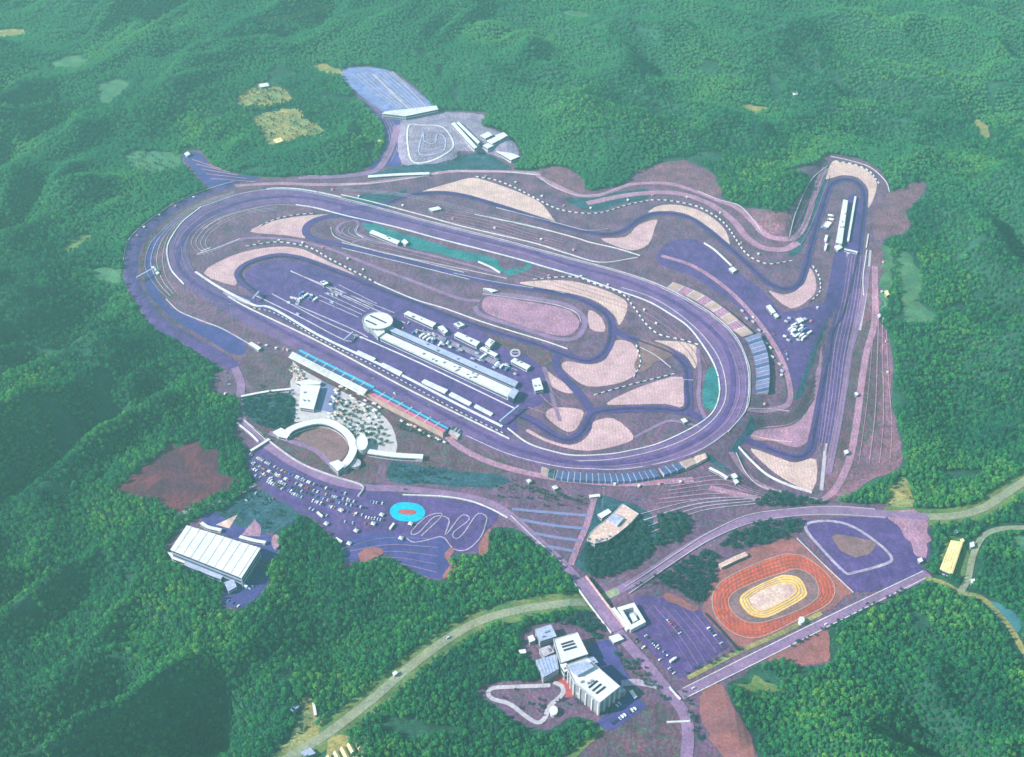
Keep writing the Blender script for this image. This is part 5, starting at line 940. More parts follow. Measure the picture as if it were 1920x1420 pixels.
# light masts and gantries
def mast_():
    mb = MB(); mb.cyl((0,0,0), .55, .3, 33, 8); p = mb; h = MB(); h.box((0,0,32.6), (4.5,1.2,3.2)); l = MB()
    for u in (-1.5,0,1.5):
        for v in (33.2,34.6): l.box((u,-.7,v), (1,.3,.9))
    return p.mesh('pole', ['steel']), h.mesh('lamp_head', ['dark']), l.mesh('lamp', ['white'])
MAST = mast_()
for px, l in [((537,524),'in the left end of the paddock'), ((628,577),'behind the left paddock parking lines'), ((530,660),'left of the covered grandstand'), ((702,742),'between the covered and the open grandstand'), ((806,792),'in front of the open grandstand'), ((437,602),'on the left part of the main straight verge'), ((1130,948),'beside the top of the pink lane')]:
    x, y, z = U1(px); e = empty('light_mast', (x, y, z), 'tall dark floodlight mast ' + l, 'light mast', 'floodlight masts')
    for n_, m_ in zip(('pole','lamp_head','lamp_panel'), MAST):
        o = bpy.data.objects.new(n_, m_); COL.objects.link(o); o.parent = e
def gantry(a, b, label, h=8):
    p, q = U([a, b]); c = (p+q)/2; z = float(hz(*c)); e = empty('gantry', (c[0], c[1], z), label, 'gantry')
    for r in (p, q): mb = MB(); mb.box((r[0], r[1], z), (1.2,1.2,h)); mb.build('post', 'steel', e)
    d = q-p; mb = MB(); mb.box((c[0], c[1], z+h), (np.hypot(*d)+1.2, 2.2, 2), math.atan2(d[1], d[0])); mb.build('beam', 'roofblue', e)
gantry((646,646),(662,632),'pale gantry over the pit lane near the round building'); gantry((938,798),(972,770),'pale gantry over the pit lane exit'); gantry((258,526),(290,512),'pale footbridge over the left spectator bank'); gantry((476,568),(486,556),'pale gantry at the pit lane entrance')
# ================================================================== vehicles
def car_mesh(body, L=4.5, W=1.8, kind='car'):
    mb = MB()
    if kind == 'car':
        prof = [(-.5,.28),(-.5,.8),(-.36,.95),(-.24,1.45),(.12,1.45),(.27,.96),(.48,.78),(.5,.28)]
    elif kind == 'van':
        prof = [(-.5,.3),(-.5,1.2),(-.48,2.1),(.25,2.1),(.38,1.25),(.5,1.0),(.5,.3)]
    n = len(prof); s = W / 2
    vs = [(x*L, -s*(1 if z < 1 else .86), z) for x, z in prof] + [(x*L, s*(1 if z < 1 else .86), z) for x, z in prof]
    fs = [(i, (i+1) % n, n+(i+1) % n, n+i)[::-1] for i in range(n)]
    g = {2, 4} if kind == 'car' else {3}
    for i, f in enumerate(fs): mb.add(vs, [f], 1 if i in g else 0)
    mb.add(vs, [tuple(range(n)), tuple(range(n, 2*n))[::-1]], 0)
    zz = 1.02 if kind == 'car' else 1.25; hh = .32 if kind == 'car' else .5
    mb.box((-.06*L, 0, zz), (.34*L if kind == 'car' else .6*L, W*.97, hh), 0, 1)
    for u in (-.31,.31):
        for v in (-1,1):
            for k in range(1):
                c = 8; x0 = u*L; y0 = v*(s-.1); r = .33
                ring = [(x0+r*math.cos(6.2832*i/c), y0-.12, .33+r*math.sin(6.2832*i/c)) for i in range(c)] + [(x0+r*math.cos(6.2832*i/c), y0+.12, .33+r*math.sin(6.2832*i/c)) for i in range(c)]
                mb.add(ring, [(i,(i+1)%c,c+(i+1)%c,c+i) for i in range(c)] + [tuple(range(c))[::-1], tuple(range(c,2*c))], 2)
    return mb.mesh(kind, [body, 'glass', 'tyre'])
def truck_mesh(body, L=11, W=2.5, bus=False):
    mb = MB()
    if bus:
        mb.box((0,0,.5), (L,W,2.7), 0, 0); mb.box((0,0,1.6), (L*.94,W+.06,.9), 0, 1); mb.box((0,0,3.2), (L*.3,W*.6,.25), 0, 0); mb.box((L/2,0,1.4), (.06,W*.9,1.3), 0, 1)
    else:
        mb.box((-.12*L,0,1), (L*.74,W,2.8), 0, 0); mb.box((L*.4,0,.6), (L*.16,W*.95,2.3), 0, 3); mb.box((L*.48,0,1.7), (.1,W*.85,.9), 0, 1); mb.box((0,0,.6), (L*.9,W*.5,.4), 0, 2)
    for u in (-.36,-.24,.4):
        for v in (-1,1): mb.box((u*L, v*(W/2-.2), .02), (.95,.32,.95), 0, 2)
    return mb.mesh('truck', [body, 'glass', 'tyre', 'white'])
PAINT = {'white': (.85,.85,.86), 'silver': (.55,.58,.66), 'dark': (.04,.045,.08), 'blue': (.1,.2,.5), 'red': (.5,.08,.1), 'pale blue': (.45,.6,.8)}
for k, c in PAINT.items(): M['paint_' + k] = mat('paint_' + k.replace(' ', '_'), c, rough=.35)
CARM = {k: car_mesh('paint_' + k) for k in PAINT}; VANM = {k: car_mesh('paint_' + k, 4.9, 1.95, 'van') for k in ('white','silver')}
TRK = {'white': truck_mesh('paint_white'), 'blue': truck_mesh('paint_blue')}; BUSM = {'white': truck_mesh('paint_white', bus=True)}
NCAR = [0]
def place(me, name, x, y, ang, label, cat, group):
    o = bpy.data.objects.new(name, me); COL.objects.link(o); NCAR[0] += 1
    z = float(hz(x, y)) + .98
    o.location = (x, y, z); o.rotation_euler = (0, 0, ang); tag(o, label, cat, group)
def row(px, pitch, prob, where, turn=math.pi/2, kinds='car', jit=.15, cols=('white','silver','pale blue','dark','dark','blue','red','dark','silver'), sc=1):
    w = resample(U(cr(px, False, 6)), pitch)
    for i in range(len(w) - 1):
        if random.random() > prob: continue
        d = w[i+1] - w[i]; a = math.atan2(d[1], d[0]) + turn + random.gauss(0, .04) + (math.pi if random.random() < .4 else 0)
        x, y = w[i] + (rng.rand(2) - .5) * jit * 2; c = random.choice(cols)
        if kinds == 'car':
            if random.random() < .15: c = random.choice(('white','silver')); place(VANM[c], 'parked_van', x, y, a, c + ' van ' + where, 'van', 'vans parked round the circuit')
            else: place(CARM[c], 'parked_car', x, y, a, c + ' car ' + where, 'car', 'cars parked round the circuit')
        elif kinds == 'truck': c = 'white' if random.random() < .8 else 'blue'; place(TRK[c], 'truck', x, y, a, c + ' box truck ' + where, 'truck', 'race trucks in the paddocks')
        else: place(BUSM['white'], 'bus', x, y, a, 'white bus ' + where, 'bus', 'parked buses')
W_ = 'in the large car park, '
row([(470,853),(520,879),(580,906),(655,930)], 3.2, .78, 'in the row under the white retaining wall')
row([(470,868),(530,897),(600,925),(668,943)], 3.2, .74, 'in the second row below the retaining wall')
row([(474,880),(540,912),(610,938),(690,955)], 3.4, .7, 'in the third row below the retaining wall')
row([(505,900),(550,925),(620,952),(700,972)], 4.0, .55, 'in the fourth row below the retaining wall')
row([(480,893),(545,925),(600,945),(640,958)], 3.6, .55, 'in the fifth row below the retaining wall')
row([(660,965),(690,972),(730,978)], 4, .6, 'in the lower rows of the big car park')
row([(690,942),(722,946)], 3.4, .75, 'at the left of the cyan ring')
row([(575,952),(640,978),(700,985)], 5.5, .3, 'in the lower rows of the big car park')
row([(640,1000),(680,990),(720,1000)], 6, .4, 'at the lower edge of the big car park')
row([(600,968),(612,960)], 9, .9, 'in the lower big car park', kinds='bus'); row([(636,1016),(652,1002)], 12, .9, 'at the bottom tip of the big car park', kinds='bus'); row([(735,990),(760,998)], 12, .9, 'just below the cyan ring', kinds='bus')
row([(746,612),(790,630),(830,650)], 5, .5, 'behind the pit building', cols=('white','dark','silver','red'))
row([(760,605),(800,622),(850,645),(900,668)], 6, .3, 'in front of the paddock buildings', cols=('white','dark','silver','red'))
row([(770,622),(840,655)], 7, .55, 'between pit building and paddock row', kinds='truck'); row([(905,672),(960,698)], 8, .3, 'near the right paddock building', kinds='truck')
row([(565,553),(600,568)], 9, .6, 'in the left paddock', kinds='truck')
row([(1480,618),(1512,640)], 5, .8, 'in the upper right paddock', kinds='truck', jit=3); row([(1490,610),(1520,630)], 6, .7, 'in the upper right paddock', kinds='truck', jit=3)
row([(1440,615),(1470,655),(1478,680)], 6, .45, 'along the edge of the upper right paddock', turn=0)
row([(1405,590),(1425,612),(1440,640)], 9, .4, 'beside the right bend stands', turn=0)
row([(1545,430),(1556,415),(1558,400)], 6, .7, 'left of the far pit building', kinds='truck')
row([(1252,1164),(1266,1178),(1278,1192)], 3.3, .85, 'in the upper row of the square car park'); row([(1208,1190),(1225,1208),(1260,1236)], 3.3, .6, 'in the middle row of the square car park')
row([(1192,1200),(1210,1220)], 3.3, .8, 'at the left edge of the square car park'); row([(1228,1230),(1250,1250),(1268,1268)], 4, .5, 'in the lower row of the square car park')
row([(1325,1175),(1340,1192),(1356,1212)], 4.2, .75, 'along the fence of the dirt oval'); row([(1235,1240),(1262,1266)], 12, .8, 'at the lower corner of the square car park', kinds='bus'); row([(1262,1240),(1276,1252)], 11, .8, 'in the square car park', kinds='truck')
row([(1148,1358),(1172,1342),(1195,1328)], 3.4, .75, 'in the narrow lot below the hotel'); row([(1130,1346),(1150,1330),(1166,1318)], 3.6, .55, 'against the front of the hotel')
row([(1142,1186),(1155,1200)], 5, .4, 'near the gate house')
row([(462,1110),(480,1096)], 4, .7, 'in the small lot below the white hall', kinds='car'); row([(428,1128),(452,1140)], 3.4, .8, 'at the bottom of the small lot below the white hall'); row([(458,1100),(470,1090)], 9, .7, 'beside the white hall', kinds='bus')
row([(462,940),(480,926),(490,935)], 4, .5, 'in the garden above the white hall'); row([(505,938),(518,935)], 4, .8, 'at the edge of the garden above the white hall')
row([(405,735),(440,745)], 7, .7, 'on the west bank'); row([(425,700),(432,730)], 8, .6, 'on the west bank')
row([(1300,1292),(1480,1205),(1700,1096)], 55, .75, 'driving on the straight road below the dirt oval', turn=0)
row([(1090,1092),(1150,1172)], 50, .7, 'on the bridge', turn=0); row([(760,919),(900,938)], 60, .8, 'on the road above the cyan ring', turn=0)
row([(740,740),(700,712)], 60, .9, 'on the main straight', turn=0)
row([(840,1198),(640,1357)], 190, .9, 'on the valley road', turn=0)

def box_thing(name, px, L, W, H, label, cat, group, m, roof=None, ang=None):
    x_, y_, z_ = U1(px); e = empty(name, (x_, y_, z_ + .9), label, cat, group); a = rng.uniform(-.2, .2) + (-.5 if ang is None else ang); ca, sa = math.cos(a), math.sin(a); z_ += .9
    if roof is None:
        mb = MB(); mb.box((x_, y_, z_), (L, W, H), a); mb.build('body', m, e)
        mb = MB(); mb.box((x_ + ca*(L/2), y_ + sa*(L/2), z_ + .2), (.12, W*.9, H*.85), a); mb.build('door', 'steel', e)
    else:
        for u in (-1, 1):
            for v in (-1, 1): mb = MB(); mb.cyl((x_ + u*L*.45*ca - v*W*.45*sa, y_ + u*L*.45*sa + v*W*.45*ca, z_), .12, .12, H, 5); mb.build('pole', 'steel', e)
        mb = MB(); q = [(x_ + u*L/2*ca - v*W/2*sa, y_ + u*L/2*sa + v*W/2*ca, z_ + H) for u, v in ((-1,-1),(1,-1),(1,1),(-1,1))]
        mb.add(q + [(x_, y_, z_ + H + roof)], [(0,1,4),(1,2,4),(2,3,4),(3,0,4),(3,2,1,0)]); mb.build('canopy', m, e)
for k in range(34):
    t = random.random(); px = (775 + 190*t + random.uniform(-12, 10), 622 + 74*t + random.uniform(-8, 10)); box_thing('tent', px, random.uniform(4, 7), random.uniform(4, 6), 2.6, 'small team tent in the paddock behind the pit building', 'tent', 'team tents in the paddock', random.choice(('white','concrete','roofblue','seatgrey')), 1.6)
for k in range(14): box_thing('tent', (1484 + random.uniform(-14, 26), 612 + random.uniform(-14, 30)), 6, 6, 2.6, 'small tent among the trucks of the upper right paddock', 'tent', 'tents in the upper right paddock', random.choice(('white','concrete','roofblue')), 1.6)
for k in range(26): t = random.random(); box_thing('tent', (546 + 16*t + random.uniform(-4, 12), 690 + 30*t + random.uniform(-6, 6)), 4, 4, 2.5, 'pale stall canopy at the upper left of the plaza', 'stall', 'stalls on the plaza', random.choice(('white','cream','tan')), 1.3)
for k in range(12): t = k/12; box_thing('tent', (755 + 85*t + random.uniform(-4, 4), 795 + 42*t + random.uniform(-3, 3)), 5, 4, 2.5, 'pale stall canopy behind the open grandstand', 'stall', 'stalls behind the open grandstand', random.choice(('white','cream')), 1.3)
for k in range(16): box_thing('container', (540 + 120*random.random(), 548 + 44*random.random()), 6, 2.5, 2.6, 'pale container in the left end of the paddock', 'container', 'containers in the left paddock', random.choice(('white','roofblue','concrete')))
for k in range(10): box_thing('container', (1395 + 8*k + random.uniform(-4, 4), 585 + 12*k + random.uniform(-5, 5)), 6, 2.5, 2.6, 'pale container behind the right bend stands', 'container', 'containers behind the right bend stands', random.choice(('white','concrete','roofblue')), ang=-.9)
for px in [(700,985),(668,998),(612,985),(655,1022),(752,1012),(770,985),(716,968),(640,960)]: box_thing('tent', px, 6, 6, 2.6, 'white tent in the lower half of the large car park', 'tent', 'tents in the large car park', 'white', 1.6)

for path_, n_, l in [([(470,455),(525,452),(590,462),(650,488),(700,520)], 6, 'left infield gravel'), ([(892,326),(968,346),(1030,376),(1084,392),(1177,377),(1254,368),(1340,396),(1396,462),(1440,488)], 11, 'outer tyre barrier'), ([(1000,519),(1114,527),(1195,570),(1240,622)], 6, 'middle infield gravel'), ([(600,352),(700,376),(850,412),(1000,448),(1120,484)], 7, 'outside of the back straight'), ([(1420,775),(1500,640),(1540,560)], 5, 'right paddock slope'), ([(1660,470),(1650,560),(1662,640),(1668,740)], 5, 'right rim of the circuit'), ([(250,450),(300,405),(385,362)], 5, 'outer rim of the left bend'), ([(1100,905),(1200,912),(1300,905)], 5, 'pink road under the blue stand'), ([(480,645),(520,655),(545,662)], 5, 'left end of the covered grandstand')]:
    w_ = cr(path_, False, 8)
    for k in range(n_):
        q_ = w_[int((k + .5) / n_ * (len(w_) - 1))]; x_, y_, z_ = U1((q_[0] + random.uniform(-3, 3), q_[1] + random.uniform(-2, 2))); z_ += .8; e = empty('marshal_post', (x_, y_, z_), 'tiny white marshal post along the ' + l, 'marshal post', 'marshal posts round the circuit'); a = rng.uniform(0, 3)
        mb = MB(); mb.box((x_, y_, z_), (3, 2.6, 2.4), a); mb.build('wall', 'white', e); mb = MB(); mb.box((x_, y_, z_ + 2.4), (3.8, 3.4, .3), a); mb.build('roof', 'roofwhite' if k % 3 else 'seatred', e)
        mb = MB(); mb.box((x_, y_, z_ + 1.2), (3.1, 1.8, .8), a); mb.build('window', 'glass', e)

for k in range(80):
    a_, b_ = random.random(), random.random(); px = (628 + 95*a_ - 20*b_, 722 + 36*a_ + 78*b_)
    if px[1] > 838 or px[0] < 612: continue
    box_thing('tent', px, random.uniform(4, 7), random.uniform(3.5, 5), 2.5, 'pale stall roof among the plaza trees', 'stall', 'stalls among the plaza trees', random.choice(('white','white','cream')), 1.2)
print('CARS', NCAR[0])
# ================================================================== trees
def tree_mesh(name, seed, R=4.6, H=12.5, leaf='leaf', n=230, squat=1.0):
    r = random.Random(seed); mb = MB(); mb.cyl((0,0,-1), .42, .2, H*.55 + 1, 6, 1)
    for k in range(4):
        a = k*1.6 + r.random(); p = Vector((0,0,H*.42)); q = Vector((math.cos(a)*R*.55, math.sin(a)*R*.55, H*.68)); d = (q-p); t = d.normalized(); u = t.orthogonal().normalized(); v = t.cross(u)
        ring = [p + (u*math.cos(2.094*i)+v*math.sin(2.094*i))*.16 for i in range(3)] + [q + (u*math.cos(2.094*i)+v*math.sin(2.094*i))*.06 for i in range(3)]
        mb.add(ring, [(i,(i+1)%3,3+(i+1)%3,3+i) for i in range(3)], 1)
    lobes = [(Vector((0,0,H*.66)), R*.72)]
    for k in range(7):
        a = 6.283*k/7 + r.uniform(-.4,.4); d = R*r.uniform(.42,.66); lobes.append((Vector((math.cos(a)*d, math.sin(a)*d, H*r.uniform(.5,.72))), R*r.uniform(.36,.5)))
    for k in range(3): lobes.append((Vector((r.uniform(-.3,.3)*R, r.uniform(-.3,.3)*R, H*r.uniform(.8,.9))), R*r.uniform(.32,.45)))
    tot = sum(l[1]**2 for l in lobes)
    for c, rad in lobes:
        for _ in range(int(n*rad*rad/tot)):
            w = Vector((r.gauss(0,1), r.gauss(0,1), r.gauss(.25,1))).normalized(); p = c + Vector((w.x, w.y, w.z*.85*squat))*rad*r.uniform(.8,1.08)
            nn = (w + Vector((r.gauss(0,.45), r.gauss(0,.45), r.gauss(.2,.45)))).normalized(); u = nn.orthogonal().normalized(); v = nn.cross(u); s = r.uniform(.55,1.0)*R*.2
            a = r.uniform(0,6.28); u, v = u*math.cos(a)+v*math.sin(a), v*math.cos(a)-u*math.sin(a)
            mb.add([p-u*s-v*s*.6, p+u*s-v*s*.5+nn*s*.2, p+u*s*.8+v*s*.7-nn*s*.25, p-u*s*.7+v*s*.6], [(0,1,2,3)], 0)
    return mb.mesh(name, [leaf, 'bark'])
def conifer_mesh(name, seed, R=2.3, H=15, n=170):
    r = random.Random(seed); mb = MB(); mb.cyl((0,0,-1), .32, .1, H*.9 + 1, 6, 1)
    for k in range(n):
        f = r.random() ** .75; zz = H*(.2 + .8*f); rad = R*(1 - f)**.8*r.uniform(.55, 1.1) + .15; a = r.uniform(0, 6.283); w = Vector((math.cos(a), math.sin(a), -.35)).normalized(); p = Vector((math.cos(a)*rad*.6, math.sin(a)*rad*.6, zz)); t = Vector((-math.sin(a), math.cos(a), 0)); s = R*.42*(1.15 - f)
        mb.add([p - w*s*.5 - t*s*.3, p + w*s - t*s*.55 + Vector((0,0,-.2)), p + w*s*1.1 + t*s*.5, p - w*s*.5 + t*s*.4 + Vector((0,0,.25))], [(0,1,2,3)], 0)
    return mb.mesh(name, ['conifer', 'bark'])
TREES = [tree_mesh('broadleaf_tree', 1, 3.3, 9, n=190), tree_mesh('broadleaf_tree', 2, 4.2, 10), tree_mesh('broadleaf_tree', 3, 2.8, 9.5, n=170), tree_mesh('broadleaf_tree', 4, 3.7, 8.6), tree_mesh('broadleaf_tree', 5, 2.5, 10, n=150), conifer_mesh('conifer_tree', 6, 2.2, 11.5), conifer_mesh('conifer_tree', 7, 1.9, 10.5)]
SHRUBS = [tree_mesh('round_tree', 21, 3.0, 6.5, 'shrub', 130), tree_mesh('round_tree', 22, 3.5, 7.5, 'shrub', 130), tree_mesh('round_tree', 23, 2.6, 6.0, 'shrub', 130)]
wp = lambda px, s=3: U(cr(px, True, s) if s else px)
NO = [wp(SITE), wp(SCAR)] + [wp(c) for c in CLEAR + [w_[0] for w_ in CLEAR2]]
def near_path(x, y, px, d):
    out = np.zeros(x.shape, bool)
    for p in resample(U(cr(px, False, 6)), d * .7): out |= (x - p[0])**2 + (y - p[1])**2 < d*d
    return out
def scatter(sp, y0, y1):
    n = int(2600/sp); m = int((y1-y0)/sp); a, b = np.meshgrid(np.arange(n), np.arange(m), indexing='ij')
    x = (a + .5*(b % 2) + rng.rand(n, m)*.75)*sp - 1300; y = (b + rng.rand(n, m)*.75)*sp + y0
    return x.ravel(), y.ravel()
pts = [scatter(4.9, 640, 1500), scatter(5.8, 1500, 2300), scatter(6.8, 2300, 3300)]
x = np.concatenate([p[0] for p in pts]); y = np.concatenate([p[1] for p in pts]); z = hz(x, y)
u, v = project(x, y, z); k = (u > -170) & (u < 2090) & (v < 1600) & (v > -130)
x, y = x[k], y[k]
bad = np.zeros(x.shape, bool)
jx, jy = (vnoise(x, y, 17, 81) - .5) * 9, (vnoise(x, y, 17, 82) - .5) * 9             # ragged forest edges
for p in NO: bad |= inpoly(x + jx, y + jy, np.asarray(p))
bad |= inpoly(x + jx*.5, y + 8 + jy*.5, np.asarray(NO[0]))              # a cleared strip under the near edge
for rd, d in ((NROAD, 15), (SIDEROAD, 9), (BACKROAD, 9)): bad |= near_path(x, y, rd, d)
bad |= (vnoise(x, y, 38, 31) > .88)                                   # small natural gaps
x, y = x[~bad], y[~bad]; z = hz(x, y); u, v = project(x, y, z)
inside = (u > 5) & (u < 1915) & (v < 1425)
dist = np.where(inside, y*y + x*x, 1e12); order = np.argsort(dist)
near = order[:300]; rest = np.setdiff1d(np.arange(len(x)), near)
print('FOREST', len(x))
for i in near:
    o = bpy.data.objects.new('forest_tree', TREES[rng.randint(7)]); COL.objects.link(o); s = rng.uniform(.7, 1.25)
    o.location = (x[i], y[i], z[i] - .2); o.rotation_euler = (0, 0, rng.uniform(0, 6.28)); o.scale = (s, s, s*rng.uniform(.9, 1.15))
    side = 'left of the brown field' if u[i] < 540 else 'between greenhouses and hotel path' if u[i] < 1080 else 'below the straight road at the right'
    tag(o, ('slender dark conifer' if o.data.name.startswith('conifer') else 'leafy broadleaf tree') + ' at the lower picture edge, ' + side, 'tree', 'nearest forest trees along the lower edge')
FAR = [tree_mesh('pale_tree', 31, 3.5, 8.5, 'hazeleaf', 150), tree_mesh('pale_tree', 32, 3.9, 9, 'hazeleaf', 150), tree_mesh('pale_tree', 33, 3.1, 8, 'hazeleaf', 140)]
def scatter_object(name, label, xs, ys, meshes, smin, smax, lift=-.2):
    protos = bpy.data.collections.get('p_' + name)
    me = bpy.data.meshes.new(name); zz = hz(xs, ys) + lift
    me.vertices.add(len(xs)); me.vertices.foreach_set('co', np.stack([xs, ys, zz], -1).ravel()); me.update()
    o = bpy.data.objects.new(name, me); COL.objects.link(o); tag(o, label, 'forest' if 'forest' in name else 'shrubs', None, 'stuff')
    ng = bpy.data.node_groups.new(name, 'GeometryNodeTree'); ng.interface.new_socket('Geometry', in_out='INPUT', socket_type='NodeSocketGeometry'); ng.interface.new_socket('Geometry', in_out='OUTPUT', socket_type='NodeSocketGeometry')
    N = ng.nodes.new; Lk = ng.links.new; gi = N('NodeGroupInput'); go = N('NodeGroupOutput'); jn = N('GeometryNodeGeometryToInstance')
    for m in meshes:
        src = SRC[m.name]; oi = N('GeometryNodeObjectInfo'); oi.inputs['Object'].default_value = src; oi.transform_space = 'ORIGINAL'; Lk(oi.outputs['Geometry'], jn.inputs[0])
    ip = N('GeometryNodeInstanceOnPoints'); Lk(gi.outputs[0], ip.inputs['Points']); Lk(jn.outputs[0], ip.inputs['Instance']); ip.inputs['Pick Instance'].default_value = True
    ri = N('FunctionNodeRandomValue'); ri.data_type = 'INT'; ri.inputs['Min'].default_value = 0; 
    for s in ri.inputs:
        if s.type == 'INT' and s.name == 'Max': s.default_value = len(meshes) - 1
        if s.type == 'INT' and s.name == 'Min': s.default_value = 0
    Lk([q for q in ri.outputs if q.type == 'INT'][0], ip.inputs['Instance Index'])
    rr = N('FunctionNodeRandomValue'); rr.data_type = 'FLOAT_VECTOR'; vs = [q for q in rr.inputs if q.type == 'VECTOR']; vs[0].default_value = (0, 0, 0); vs[1].default_value = (.12, .12, 6.28); rr.inputs['Seed'].default_value = 3
    Lk([q for q in rr.outputs if q.type == 'VECTOR'][0], ip.inputs['Rotation'])
    rs = N('FunctionNodeRandomValue'); fl = [q for q in rs.inputs if q.type == 'VALUE']; fl[0].default_value = smin; fl[1].default_value = smax; rs.inputs['Seed'].default_value = 9
    Lk([q for q in rs.outputs if q.type == 'VALUE'][0], ip.inputs['Scale']); Lk(ip.outputs[0], go.inputs[0])
    md = o.modifiers.new(name, 'NODES'); md.node_group = ng
    return o
# planted trees that stand alone, one object each; the first of each kind also gives its mesh to the far forest
SRC = {}
for o in COL.objects:
    if o.type == 'MESH' and o.data in TREES and o.data.name not in SRC: SRC[o.data.name] = o
def plant(px, label, group, s=1.0, me=None):
    x_, y_, z_ = U1(px); m = me or SHRUBS[rng.randint(3)]
    o = bpy.data.objects.new('round_tree', m); COL.objects.link(o); o.location = (x_, y_, z_ + .2); o.rotation_euler = (0, 0, rng.uniform(0, 6.28)); q = s*rng.uniform(.8, 1.2); o.scale = (q, q, q)
    tag(o, label, 'tree', group)
    if m.name not in SRC: SRC[m.name] = o
for ra in range(6):
    for c in range(10):
        px = (617 + c*10 + ra*5 + random.uniform(-2.5, 2.5) , 742 + c*4.5 + ra*13 - (c > 6)*2 + random.uniform(-2.5, 2.5))
        if px[0] < 732 and (px[0] > 640 or px[1] < 790) and random.random() < .85 and px[1] < 838: plant(px, 'dark round tree in the planted grid of the pale plaza', 'plaza trees', .95)
for px in [(535,800),(541,790),(547,778),(551,770),(545,760),(540,812),(553,786)]: plant(px, 'dark tree left of the crescent building', 'trees left of the crescent building')
for a, b, n, l in [((745,800),(825,830),14,'small dark tree in the row behind the open grandstand'), ((970,915),(1100,945),16,'small dark tree above the terraced lot'), ((1200,1245),(1250,1320),9,'small dark tree beside the lower road'), ((1285,1300),(1310,1400),12,'small dark tree right of the lower road'), ((1480,1215),(1700,1105),22,'small dark tree along the straight road'), ((1290,1262),(1400,1212),10,'small dark tree on the olive strip'), ((1195,1102),(1300,1045),10,'small dark tree below the viaduct'), ((1150,1225),(1215,1290),12,'small dark tree between the hotel forecourt and the road')]:
    for i in range(n):
        t = (i + random.uniform(-.3, .3)) / n; plant((a[0]+(b[0]-a[0])*t + random.uniform(-4, 4), a[1]+(b[1]-a[1])*t + random.uniform(-3, 3)), l, l.replace('small dark tree', 'small trees'), .8)
stand_ = (y[rest] - 1750) / 900 + (vnoise(x[rest], y[rest], 210, 71) - .5) * 1.3 + (rng.rand(len(rest)) - .5) * .5 > .5      # back-hill trees whose paler leaf colour has haze painted in
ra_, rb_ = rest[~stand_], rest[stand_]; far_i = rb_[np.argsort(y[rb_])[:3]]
for j, i in enumerate(far_i):
    o = bpy.data.objects.new('pale_tree', FAR[j]); COL.objects.link(o); o.location = (x[i], y[i], z[i]); tag(o, 'haze-painted pale green broadleaf tree at the near edge of the back hill woods', 'tree', 'first trees of the pale back woods'); SRC[FAR[j].name] = o
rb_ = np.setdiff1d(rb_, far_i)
scatter_object('forest', 'dense green forest on the hills round the circuit', x[ra_], y[ra_], TREES, .72, 1.22)
scatter_object('far_forest', 'smooth forest painted pale like haze on the hills behind the circuit', x[rb_], y[rb_], FAR, .85, 1.2)
def grove(name, label, polys, sp, prob, smin, smax):
    X, Y = [], []
    for p in polys:
        w = wp(p); lo, hi = w.min(0), w.max(0); a, b = np.meshgrid(np.arange(lo[0], hi[0], sp), np.arange(lo[1], hi[1], sp)); a = a.ravel() + (rng.rand(a.size) - .5)*sp*2; b = b.ravel() + (rng.rand(b.size) - .5)*sp*2
        k_ = inpoly(a, b, w) & (rng.rand(a.size) < prob)
        for rd, d in ((NROAD, 13),): k_ &= ~near_path(a, b, rd, d)
        X.append(a[k_]); Y.append(b[k_])
    return scatter_object(name, label, np.concatenate(X), np.concatenate(Y), SHRUBS, smin, smax, .2)
grove('garden_shrubs', 'dark blue green thicket in the garden and along the viaduct', [[(1100,1020),(1140,1018),(1180,990),(1212,985),(1222,1035),(1160,1078),(1105,1085),(1095,1050)], [(1235,970),(1290,965),(1290,1000),(1230,1030)], [(1225,1085),(1290,1050),(1330,1030),(1345,1060),(1320,1130),(1290,1125),(1260,1105)], [(1345,1020),(1420,985),(1500,975),(1490,1000),(1400,1030)], [(1560,950),(1460,925),(1430,935),(1420,950),(1500,948)], [(1045,1170),(1100,1145),(1130,1190),(1110,1200),(1090,1180)]], 4.2, .85, .7, 1.3)
grove('west_thicket', 'dark thicket on the slope left of the plaza', [[(455,750),(500,744),(546,740),(550,780),(540,802),(505,806),(465,785)]], 5, .7, .6, 1.1)
grove('verge_shrubs', 'scattered dark shrubs on the brown ground of the circuit', [[(900,905),(1000,905),(1100,935),(1080,960),(960,945)], [(735,868),(860,885),(885,900),(790,910),(728,900)], [(460,730),(540,740),(530,800),(480,800)], [(1140,1330),(1000,1290),(930,1300),(1000,1350),(1060,1330)], [(1190,1225),(1240,1290),(1190,1275),(1160,1235)], [(400,950),(470,925),(550,965),(500,995)], CLEAR[0], CLEAR[1], CLEAR[2], CLEAR[3], CLEAR[6], CLEAR[8]], 6, .28, .35, .9)
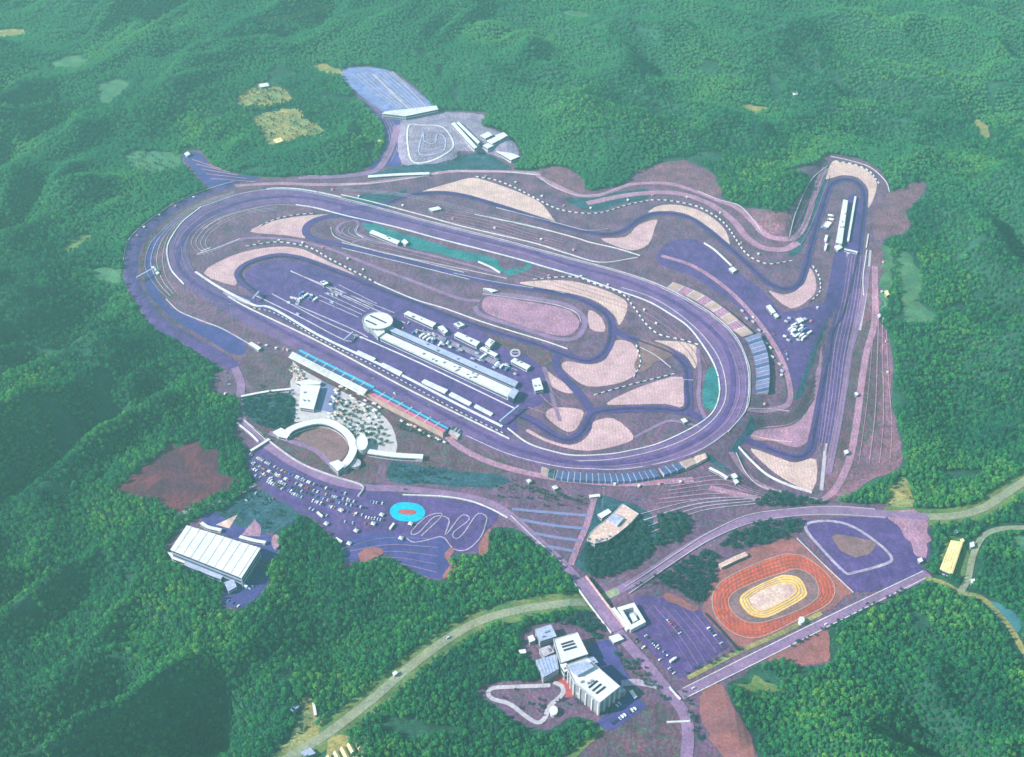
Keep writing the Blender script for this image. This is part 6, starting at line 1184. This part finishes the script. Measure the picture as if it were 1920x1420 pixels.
# ================================================================== air, light, camera
def haze():
    me = bpy.data.meshes.new('haze'); zb = float(min(Hn.min(), GZ.min())) - 1; b = 11500; zt = HC + 25
    vs = [(sx*b, 2000 + sy*b, zz) for zz in (zb, zt) for sx, sy in ((-1,-1),(1,-1),(1,1),(-1,1))]
    me.from_pydata(vs, [], [(3,2,1,0),(4,5,6,7),(0,1,5,4),(1,2,6,5),(2,3,7,6),(3,0,4,7)]); me.update()
    o = bpy.data.objects.new('haze', me); COL.objects.link(o); tag(o, 'pale blue green haze over the whole valley', 'haze', None, 'stuff')
    m = bpy.data.materials.new('haze'); m.use_nodes = True; nt = m.node_tree; nt.nodes.clear(); out = nt.nodes.new('ShaderNodeOutputMaterial'); p = nt.nodes.new('ShaderNodeVolumePrincipled')
    p.inputs['Color'].default_value = HAZE_COL; p.inputs['Density'].default_value = HAZE_D; p.inputs['Anisotropy'].default_value = .2
    nt.links.new(p.outputs[0], out.inputs['Volume']); me.materials.append(m); return o
HAZE_COL = (.40, .88, .82, 1); HAZE_D = .0001
haze()
w = bpy.data.worlds.new('World'); scene.world = w; w.use_nodes = True; nt = w.node_tree; bg = nt.nodes['Background']; sky = nt.nodes.new('ShaderNodeTexSky'); sky.sky_type = 'NISHITA'; sky.sun_disc = False
az = math.atan2(-SUN_DIR[0], -SUN_DIR[1])             # where the sun stands, clockwise from +y
sky.sun_elevation = SUN_EL; sky.sun_rotation = az; sky.altitude = 300; bg.inputs['Strength'].default_value = .11
nt.links.new(sky.outputs[0], bg.inputs['Color'])
sl = bpy.data.lights.new('sun', 'SUN'); sl.energy = 4.6; sl.angle = math.radians(.5); sl.color = (1, .95, .86); so = bpy.data.objects.new('sun', sl); COL.objects.link(so)
n_ = math.hypot(*SUN_DIR); d = Vector((SUN_DIR[0]/n_*math.cos(SUN_EL), SUN_DIR[1]/n_*math.cos(SUN_EL), -math.sin(SUN_EL))); so.rotation_euler = d.to_track_quat('-Z', 'Y').to_euler(); so.location = (-600, 1000, 900)
cam = bpy.data.cameras.new('camera'); cam.sensor_width = 36; cam.sensor_fit = 'HORIZONTAL'; cam.lens = 36*F/1920; cam.clip_start = 5; cam.clip_end = 40000
co = bpy.data.objects.new('camera', cam); COL.objects.link(co); co.location = (0, 0, HC); co.rotation_euler = (math.pi/2 - PITCH, 0, 0); scene.camera = co
scene.view_settings.view_transform = 'Standard'; scene.view_settings.look = 'None'; scene.view_settings.exposure = .9; scene.view_settings.gamma = 1
scene.cycles.volume_bounces = 1; scene.cycles.max_bounces = 5; scene.cycles.use_denoising = True
